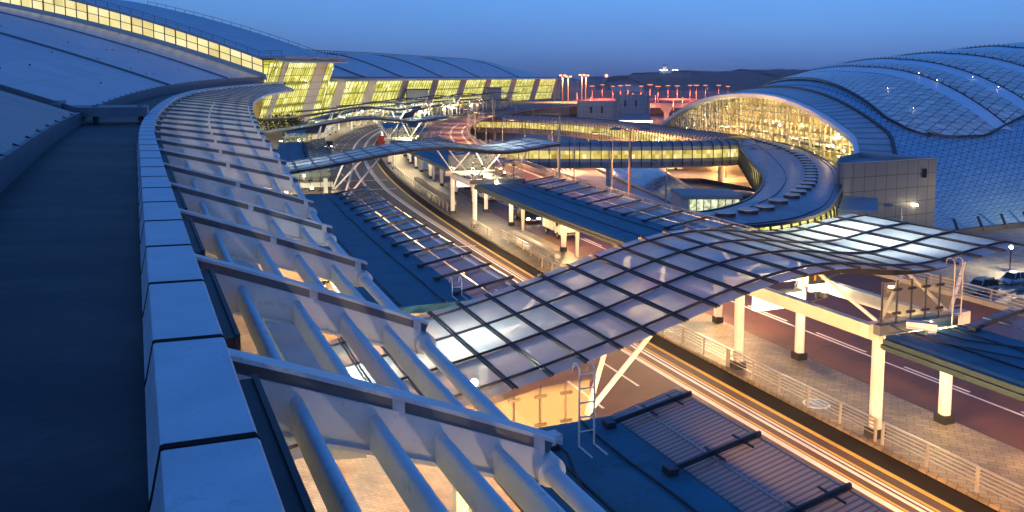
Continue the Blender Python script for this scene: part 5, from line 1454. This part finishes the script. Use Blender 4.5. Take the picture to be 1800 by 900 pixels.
# ---------------------------------------------------------------- poles
def pole(px, top, base, d, heads, label, mat='postgrey', hw=2.2):
    b = at(px, base, d=d); t = at(px, top, d=d)
    b.z = base if False else b.z
    o = thing('lamp_post', label, 'lamp post', b)
    h = t.z-b.z; q = b+Vector((0,0,h))
    m = MB(); m.tube([b, b+Vector((0,0,h*.5)), q], .2, 8, .11); m.disc(b, .32, .4, 10); m.disc(b+Vector((0,0,h*.38)), .24, .25, 10); m.build('pole', MT[mat], o, smooth=True)
    for sg in heads:
        m = MB(); m.tube([q-Vector((0,0,.3)), q+Vector((sg*hw*.6, 0, .15)), q+Vector((sg*hw, 0, .1))], .07, 6); m.build('arm', MT[mat], o)
        m = MB(); c = q+Vector((sg*(hw+.3), 0, -.05)); m.disc(c, .75, .12, 14, .25); m.build('lamp_head', MT['fascia'], o, smooth=True)
    return o
def pg(px, base, top, z, heads, label, mat='postgrey', hw=2.2):
    b = at(px, base, z); return pole(px, top, base, b.y, heads, label, mat, hw)
pg(1343, 400, 262, GZ, (-1, 1), 'tall twin armed lamp post rising in front of the loop walkway')
pg(1170, 372, 283, GZ, (-1, 1), 'twin armed lamp post in front of the glass skylight')
pg(1070, 335, 258, GZ, (-1, 1), 'twin armed lamp post between the lower road and the skylight')
pg(1106, 348, 226, 0.02, (-1, 1), 'reddish lamp post on the deck railing reaching past both walkways', 'postred', 1.6) if False else None
MT['postred'] = paint('warm_post', (.42,.22,.16), .45, .2, .1, 1.)
pg(1106, 349, 228, 0.02, (-1, 1), 'reddish lamp post on the deck railing reaching past both walkways', 'postred', 1.6)
pg(1009, 330, 240, GZ, (), 'slim grey post standing beside the lower road markings')
pg(983, 318, 203, 0.02, (), 'tall dark post on the deck edge left of the lower road')
pg(970, 300, 214, GZ, (1,), 'single armed lamp post near the left end of the straight walkway')
pg(937, 246, 190, GZ, (), 'grey post in front of the farther walkway')
pg(907, 240, 187, GZ, (), 'warm lit post left of the farther walkway', 'postred')
pg(866, 226, 170, 0.02, (), 'thin dark post by the far road bend')
pg(842, 228, 172, 0.02, (), 'thin warm coloured post by the far road bend', 'postred')
pg(833, 226, 174, 0.02, (), 'thin grey post at the left of the far road bend')
pg(975, 178, 152, 0.02, (), 'far post by the bright end of the terminal wing')
pg(1583, 396, 362, GZ+6, (-1,), 'small lamp post in front of the cladded tower', hw=1.6)
b = at(1775, 476, GZ+.1); o = thing('plaza_lamp', 'low lit globe lamp on the forecourt above the parked cars', 'lamp', b)
m = MB(); m.tube([b, b+Vector((0,0,3.3))], .09, 8); m.build('post', MT['steeldark'], o); m = MB(); m.ball(b+Vector((0,0,3.5)), .28, 8); m.build('globe', MT['bulbwarm'], o, smooth=True); light(b+Vector((0,-.1,4.0)), WARM, 1500, o, .2)
# light pools in the forecourt at the far right
b = Vector((104, 150, GZ)); o = thing('plaza_lamp', 'warm lamp standing at the foot of the shell at the right edge', 'lamp', b)
m = MB(); m.tube([b, b+Vector((0,0,3.3))], .09, 8); m.build('post', MT['steeldark'], o); m = MB(); m.ball(b+Vector((0,0,3.5)), .3, 8); m.build('globe', MT['bulbwarm'], o, smooth=True); light(b+Vector((0,-.1,4.0)), WARM, 2500, o, .2)

# high masts and far field lights
for i, (px, py, base, d, lab) in enumerate(((989, 133, 172, 700, 'floodlight mast nearest the end of the terminal wing'), (999, 135, 172, 720, 'second floodlight mast beyond the terminal wing'), (1023, 132, 172, 740, 'third floodlight mast with the brightest orange glow'), (1030, 133, 172, 760, 'rightmost floodlight mast of the orange cluster'))):
    t = at(px, py, d=d); b = Vector((t.x, t.y, 0)); o = thing('light_mast', lab, 'light mast', b)
    m = MB(); m.tube([b, t], .5, 8, .3); m.build('mast', MT['postred'], o)
    m = MB(); m.disc(t, 2.2, .4, 12); m.build('ring', MT['steel'], o)
    m = MB(); [m.ball(t+Vector((math.cos(q)*2.2, math.sin(q)*1.8, .2)), .6, 5) for q in (0, 1.05, 2.1, 3.15, 4.2, 5.25)]; m.build('lamp_cluster', MT['bulborange'], o)
    light(t+Vector((0,-2,-1)), SOD, 40000, o, 1., 'SPOT', spot=R(140))
rnd = random.Random(5)
for i in range(15):
    px = 1040+i*17+rnd.uniform(-4, 4); d = 900+rnd.uniform(-60, 120); py = 150.5+rnd.uniform(-1.5, 1.5)
    t = at(px, py, d=d); b = Vector((t.x, t.y, GZ)); o = thing('apron_light', 'red orange far apron light, %s in the row from the left' % ['first','second','third','fourth','fifth','sixth','seventh','eighth','ninth','tenth','eleventh','twelfth','thirteenth','fourteenth','last'][i], 'light', b, 'apron lights before the hill')
    m = MB(); m.tube([b, t], .25, 5); m.build('pole', MT['postred'], o); m = MB(); m.box(t, 3.6+rnd.uniform(0,2), .8, .7); m.build('lamp_head', MT['bulbapron'] if 'bulbapron' in MT else MT['bulborange'], o)
    light(t+Vector((0,-8,-2)), (1., .25, .14), 40000, o, 1., 'SPOT', spot=R(150))
for i in range(9):
    px = 1012+i*24+rnd.uniform(-5, 5); d = rnd.uniform(560, 700); t = at(px, 176-(d-560)*.08+rnd.uniform(-2, 2), d=d); b = Vector((t.x, t.y, GZ))
    o = thing('yard_light', 'low red yard light, %s from the left before the viaduct' % ['first','second','third','fourth','fifth','sixth','seventh','eighth','last'][i], 'light', b, 'low red lights in the middle distance')
    m = MB(); m.tube([b, t], .15, 5); m.build('pole', MT['postred'], o); m = MB(); m.ball(t, .55, 6); m.build('bulb', MT['bulbapron'], o)
    light(t+Vector((0,-2,-.5)), (1., .3, .16), 9000, o, .5, 'SPOT', spot=R(150))
b = at(1066, 133, d=1500); o = thing('beacon', 'single red beacon on a far pole left of the wooded hill', 'beacon', Vector((b.x, b.y, GZ)))
m = MB(); m.tube([Vector((b.x,b.y,GZ)), b], .4, 5); m.build('pole', MT['postgrey'], o); m = MB(); m.ball(b, 2.6, 7); m.build('lamp', MT['bulbred'], o)
# red lit viaduct and parking deck in the middle distance
o = thing('viaduct', 'long red lit viaduct with arches crossing the middle distance', 'viaduct', (150, 640, GZ))
m = MB(); m.bar((60, 640, -1.2), (300, 600, -1.2), 9, 2.0); m.build('deck', MT['concrete'], o)
m = MB(); m.bar((60, 635.5, .5), (300, 595.5, .5), .3, 1.2); m.build('railing', MT['postred'], o)
for k in range(15):
    x = 66+k*16; y = 640-(x-60)/6
    m = MB(); m.loft([[Vector((x-w, y-3.6, z)), Vector((x+w, y-3.6, z)), Vector((x+w, y+3.6, z)), Vector((x-w, y+3.6, z))] for z, w in ((GZ, 1.2), (-6, 1.3), (-2.2, 4.2))]); m.build('pier', MT['concrete'], o)
for k in range(4):
    b = Vector((90+k*50, 622-k*7, GZ)); q = thing('road_fill_lamp', 'red glowing lamp %s below the viaduct' % ('farthest left', 'left of centre', 'right of centre', 'farthest right')[k], 'street lamp', b)
    m = MB(); m.tube([b, b+Vector((0,0,6))], .2, 6); m.build('mast', MT['postred'], q); m = MB(); m.ball(b+Vector((0,0,6.2)), .6, 6); m.build('bulb', MT['bulborange'], q); light(b+Vector((0,-1,7.5)), (1., .3, .15), 16000, q, .4)
o = thing('parking_deck', 'long low parking deck with red lit fence behind the viaduct', 'parking deck', (160, 760, GZ))
m = MB(); m.box((180, 770, -3.5), 260, 60, 1.2); m.box((180, 790, -8), 255, 10, 8); m.build('slab', MT['concrete'], o); m = MB(); [m.bar((52+k*4, 739.5, -3), (52+k*4, 739.5, -.6), .3) for k in range(65)]; [m.bar((50, 739.5, z), (310, 739.5, z), .2) for z in (-.6, -1.8)]; m.build('fence', MT['postred'], o)
o = thing('hangar', 'pale long hangar at the foot of the wooded hill', 'hangar', at(1105, 146, d=1900))
p = at(1105, 143, d=1900); m = MB(); m.loft([[Vector((p.x+x, p.y+y, z)) for x, z in ((-34,-2),(-34,10.5),(0,14.5),(34,10.5),(34,-2))] for y in (0, 60)]); m.build('shed', MT['paleconc'], o)
m = MB(); m.bar((p.x-34,p.y-1,10.5),(p.x,p.y-1,14.6),1.); m.bar((p.x,p.y-1,14.6),(p.x+34,p.y-1,10.5),1.); m.build('trim', MT['fascia'], o)
p = at(1168.5, 124, d=2350); o = thing('radar_station', 'white radar dome on a tower atop the wooded hill', 'radar station', Vector((p.x, p.y, 45)))
m = MB(); m.tube([Vector((p.x,p.y,40)), p+Vector((0,0,4))], 4.5, 10, 3.5); m.build('tower', MT['paleconc'], o); m = MB(); m.ball(p+Vector((0,0,11)), 7.5, 12); m.build('dome', MT['white'], o, smooth=True)
m = MB(); m.box(p+Vector((2,0,-4)), 30, 14, 8); m.build('base_building', MT['cream'], o); m = MB(); [m.ball(p+Vector((x,-8,1)), .9, 5) for x in (-12,-5,4,22,28,33)]; m.build('lamp_row', MT['bulbwarm'], o)
# things on the roofs and island in the foreground
def ladder(p, h, rz, label, mat='worn', hook=.45):
    o = thing('roof_ladder', label, 'ladder', p)
    c, s = Vector((math.cos(rz), math.sin(rz), 0)), Vector((-math.sin(rz), math.cos(rz), 0))
    for sg in (-.24, .24):
        m = MB(); b = p+c*sg
        m.tube([b-s*.8, b, ], .03, 6)
        m.tube([b, b+Vector((0,0,h))] + [b+Vector((0,0,h))+s*hook*(1-math.cos(q))*.5+Vector((0,0,hook*.6*math.sin(q))) for q in (.5,1,1.6,2.2,2.8,3.3)], .028, 8); m.build('rail', MT[mat], o)
    n = int(h/.42)
    for k in range(1, n+1):
        m = MB(); q = p+Vector((0,0,k*.42)); m.tube([q-c*.24, q+c*.24], .022, 6); m.build('rung', MT[mat], o)
    return o
pl_ = at(1031, 782, 4.72); ladder(pl_, 2.1, heading(22)-math.pi/2, 'worn white ladder with hooked tops on the dark foreground roof')
pr_ = K(25.6, 31.2, 4.82); ladder(pr_, 2.6, heading(26)-math.pi/2, 'dark grey ladder against the canopy at the right edge', 'postgrey')
pm_ = K(38.6, 13.0, 4.82); ladder(pm_, .6, heading(39)-math.pi/2, 'short white hooked rails at the top of the long kerb roof', 'worn')
o = thing('roof_floodlight', 'paint chipped white floodlight box on the dark foreground roof', 'floodlight', K(23, 10.6, 4.7))
p = at(966, 772, 4.95); m = MB(); m.box(p, .62, .42, .3, .5); m.build('case', MT['worn'], o); m = MB(); m.box(p+Vector((.05,-.1,-.18)), .4, .35, .12, .5); m.tube([p+Vector((.2,-.1,-.1)), p+Vector((.5,-.6,-.2)), p+Vector((.6,-1.6,-.22)), p+Vector((.9,-3.5,-.22))], .035, 6); m.build('bracket', MT['dark'], o)
p = at(1620, 572, 5.1); o = thing('roof_floodlight', 'white elongated lamp housing lying on the right edge blue roof', 'floodlight', p)
m = MB(); m.box(p, 1.15, .42, .28, -.45); m.box(p+Vector((.35,-.2,-.15)), .3, .5, .25, -.45); m.build('case', MT['worn'], o)
m = MB(); m.tube([p+Vector((.5,-.3,-.2)), p+Vector((1.2,-1.2,-.25)), p+Vector((2.6,-2.0,-.25)), p+Vector((4.5,-3.6,-.25))], .035, 6); m.tube([p+Vector((-1.7,.3,.2)), p+Vector((-1,-.5,-.1)), p+Vector((.2,-1.7,-.25)), p+Vector((2.2,-3.6,-.25))], .03, 6); m.build('cable', MT['steeldark'], o)
p = K(30.3, 27.95, .165); o = thing('floor_light', 'round glass floor light set in the island paving', 'floor light', p)
m = MB(); m.disc(p, .62, .03, 32); m.build('ring', MT['steel'], o); m = MB(); m.disc(p+Vector((0,0,.01)), .5, .03, 32); m.build('glass', MT['slopeglass'], o)
# kiosk, signs
p = K(149, 33.4, .16); hz = heading(149)
o = thing('kiosk', 'tall light blue booth on the island under the second canopy', 'kiosk', p)
m = MB(); m.box(p+Vector((0,0,1.75)), 2.6, 1.6, 3.5, hz-math.pi/2); b_ = m.build('body', MT['kioskblue'], o); m = MB(); m.box(p+Vector((0,0,3.55)), 2.8, 1.8, .16, hz-math.pi/2); m.box(p+Vector((0,0,.08)), 2.7, 1.7, .16, hz-math.pi/2); m.build('trim', MT['steel'], b_)
p = K(190, 27.6, .16); o = thing('red_sign', 'small red sign box on a post at the island edge by the inner road', 'sign', p)
m = MB(); m.bar(p, p+Vector((0,0,2)), .12); m.build('post', MT['steel'], o); m = MB(); m.box(p+Vector((0,0,2.6)), 1.5, .3, 2.0, hz-math.pi/2); m.build('face', MT['signred'], o)
p = K(33.6, 30.6, 4.95); rz = heading(34)-math.pi/2
o = thing('gate_sign', 'hanging dark sign with two yellow arrows under the nearest canopy', 'sign', p)
c, s = Vector((math.cos(rz), math.sin(rz), 0)), Vector((-math.sin(rz), math.cos(rz), 0))
m = MB(); m.box(p+Vector((0,0,.55)), 1.0, .14, 1.1, rz); b_ = m.build('panel', MT['signdark'], o)
m = MB()
for x in (-.22, .22):
    q = p+c*x-s*.09+Vector((0,0,.2)); m.bar(q, q+Vector((0,0,.45)), .12, .02, s); m.face([q+c*-.2+Vector((0,0,.42)), q+c*.2+Vector((0,0,.42)), q+Vector((0,0,.74))])
m.build('arrow', MT['signyellow'], b_); m = MB(); m.box(p+Vector((0,0,-.2)), 1.0, .16, .36, rz); m.build('lit_strip', MT['litbox'], o)
# cars standing below the far walkway
for i, (px, py, mm, cn) in enumerate(((930,233,C_WHITE,'white'),(945,229,C_GREY,'grey'),(962,235,C_BLACK,'black'),(985,231,C_SILV,'silver'),(1003,236,C_WHITE,'white'),(1030,233,C_GOLD,'champagne'),(1046,237,C_BLACK,'black'),(1062,231,C_WHITE,'white'))):
    car('parked_car', '%s car standing on the lower ground between the two walkways, %s from the left' % (cn, ('first','second','third','fourth','fifth','sixth','seventh','eighth')[i]), 'car', at(px, py, GZ+.16), .35+.12*(i % 3)+(math.pi if i % 2 else 0), mm, group='cars on the lower ground between the walkways')
# trees at the terminal front
def tree(p, h, w, label, seed):
    o = thing('tree', label, 'tree', p); r_ = random.Random(seed)
    m = MB(); m.tube([p, p+Vector((.2,0,h*.25)), p+Vector((0,.1,h*.55))], .3, 8, .14)
    for k in range(7):
        a = r_.uniform(0, 6.28); m.tube([p+Vector((0,0,h*r_.uniform(.2,.45))), p+Vector((math.cos(a)*w*.3, math.sin(a)*w*.3, h*r_.uniform(.55,.8)))], .1, 5, .04)
    m.build('trunk', MT['bark'], o)
    m = MB(); cl_ = [(r_.uniform(0,6.28), r_.uniform(.1,1)**.6, r_.uniform(.3,.95)) for _ in range(46)]
    for a, q, zz in cl_:
        c = p+Vector((math.cos(a)*q*w*.5, math.sin(a)*q*w*.5, h*(zz if q < .6 else .3+zz*.45)))
        for _ in range(34):
            e = c+Vector((r_.gauss(0,1), r_.gauss(0,1), r_.gauss(0,.7)))*w*.075
            u_ = Vector((r_.uniform(-1,1), r_.uniform(-1,1), r_.uniform(-1,1))).normalized()*.32; v_ = u_.cross(Vector((r_.uniform(-1,1), r_.uniform(-1,1), 1))).normalized()*.22
            m.face([e-u_, e+v_, e+u_, e-v_])
    m.build('crown', MT['leaf'], o)
tree(at(498, 238, .15), 6.4, 13, 'broad dark tree in front of the glowing terminal hall', 2)
tree(at(470, 300, .15), 3.4, 5.5, 'smaller bushy tree below the sunshade by the second canopy', 4)
for k, (x, y, lab) in enumerate(((92,455,'dark bush left of the glass arch foot'), (99,448,'dark bush nearer the glass arch foot'), (6,300,'dark tree below the far bend of the deck'), (16,320,'dark tree right of the one below the deck bend'))):
    tree(Vector((x, y, GZ)), 5.5, 8, lab, 20+k)

if HAZE:
    m = MB(); x0, x1, y0, y1, z0, z1 = -27000, 27000, -27000, 27000, GZ-1.5, 140
    m.loft([[Vector((x0,y0,z)), Vector((x1,y0,z)), Vector((x1,y1,z)), Vector((x0,y1,z))] for z in (z0, z1)])
    hm, hnt, hout = nodes('evening_haze'); pv = hnt.nodes.new('ShaderNodeVolumePrincipled')
    pv.inputs['Color'].default_value = (.85,.9,1,1); pv.inputs['Density'].default_value = HAZE; pv.inputs['Anisotropy'].default_value = .3
    hnt.links.new(pv.outputs[0], hout.inputs['Volume'])
    hz = m.build('haze', hm); hz['kind'] = 'stuff'; hz['label'] = 'thin evening haze over the airport and its surroundings'; hz['category'] = 'haze'
# ================================================================== SKY, SUN, CAMERA
W = bpy.data.worlds.new('World'); SC.world = W; W.use_nodes = True
nt = W.node_tree; nt.nodes.clear()
sky = nt.nodes.new('ShaderNodeTexSky'); sky.sky_type = 'NISHITA'; sky.sun_disc = False
SUN_EL, SUN_ROT = R(15), R(200)
sky.sun_elevation = SUN_EL; sky.sun_rotation = SUN_ROT
sky.air_density = 1.0; sky.dust_density = .1; sky.ozone_density = 10.0
tc = nt.nodes.new('ShaderNodeTexCoord'); sp = nt.nodes.new('ShaderNodeSeparateXYZ'); nt.links.new(tc.outputs['Generated'], sp.inputs[0])
dusk = ramp(nt, sp.outputs[2], [(0, (.34,.31,.56)), (.025, (.33,.35,.64)), (.11, (1.0,.78,.84)), (.5, (1.5,1.42,1.45)), (1, (1.4,1.55,1.75))])
cloud = noise(nt, 2.2, 6, .6, vec=tc.outputs['Generated'], stretch=(1,1,4))
dusk = mixc(nt, 1., dusk, ramp(nt, cloud, [(.3, (.93,.93,.95)), (.7, (1.08,1.06,1.03))]), 'MULTIPLY')
tint = mixc(nt, 1., sky.outputs[0], dusk, 'MULTIPLY')
bg = nt.nodes.new('ShaderNodeBackground'); bg.inputs[1].default_value = SKY_STR
wo_ = nt.nodes.new('ShaderNodeOutputWorld')
nt.links.new(tint, bg.inputs[0]); nt.links.new(bg.outputs[0], wo_.inputs[0])
sl = bpy.data.lights.new('sun', 'SUN'); sl.energy = SUN_STR; sl.angle = R(14); sl.color = (.55, .75, 1.)
so = bpy.data.objects.new('sun', sl); COL.objects.link(so)
so.rotation_euler = (math.pi/2-SUN_EL, 0, math.pi-SUN_ROT); so.location = (0, -60, 80)
cd = bpy.data.cameras.new('camera'); co = bpy.data.objects.new('camera', cd); COL.objects.link(co)
co.location = (0, 0, CAM_H); co.rotation_euler = (math.pi/2-PIT, 0, 0)
cd.sensor_width = 36; cd.lens = 36*FPX/1800; cd.shift_y = -152/1800; cd.clip_start = .2; cd.clip_end = 60000
SC.camera = co
SC.view_settings.view_transform = 'Standard'; SC.view_settings.look = 'None'
SC.view_settings.exposure = EXPO; SC.view_settings.gamma = 1; SC.view_settings.use_curve_mapping = False
SC.render.engine = 'CYCLES'
try:
    SC.cycles.use_denoising = True; SC.cycles.sample_clamp_indirect = 6.; SC.cycles.max_bounces = 8; SC.cycles.transparent_max_bounces = 12
except Exception: pass
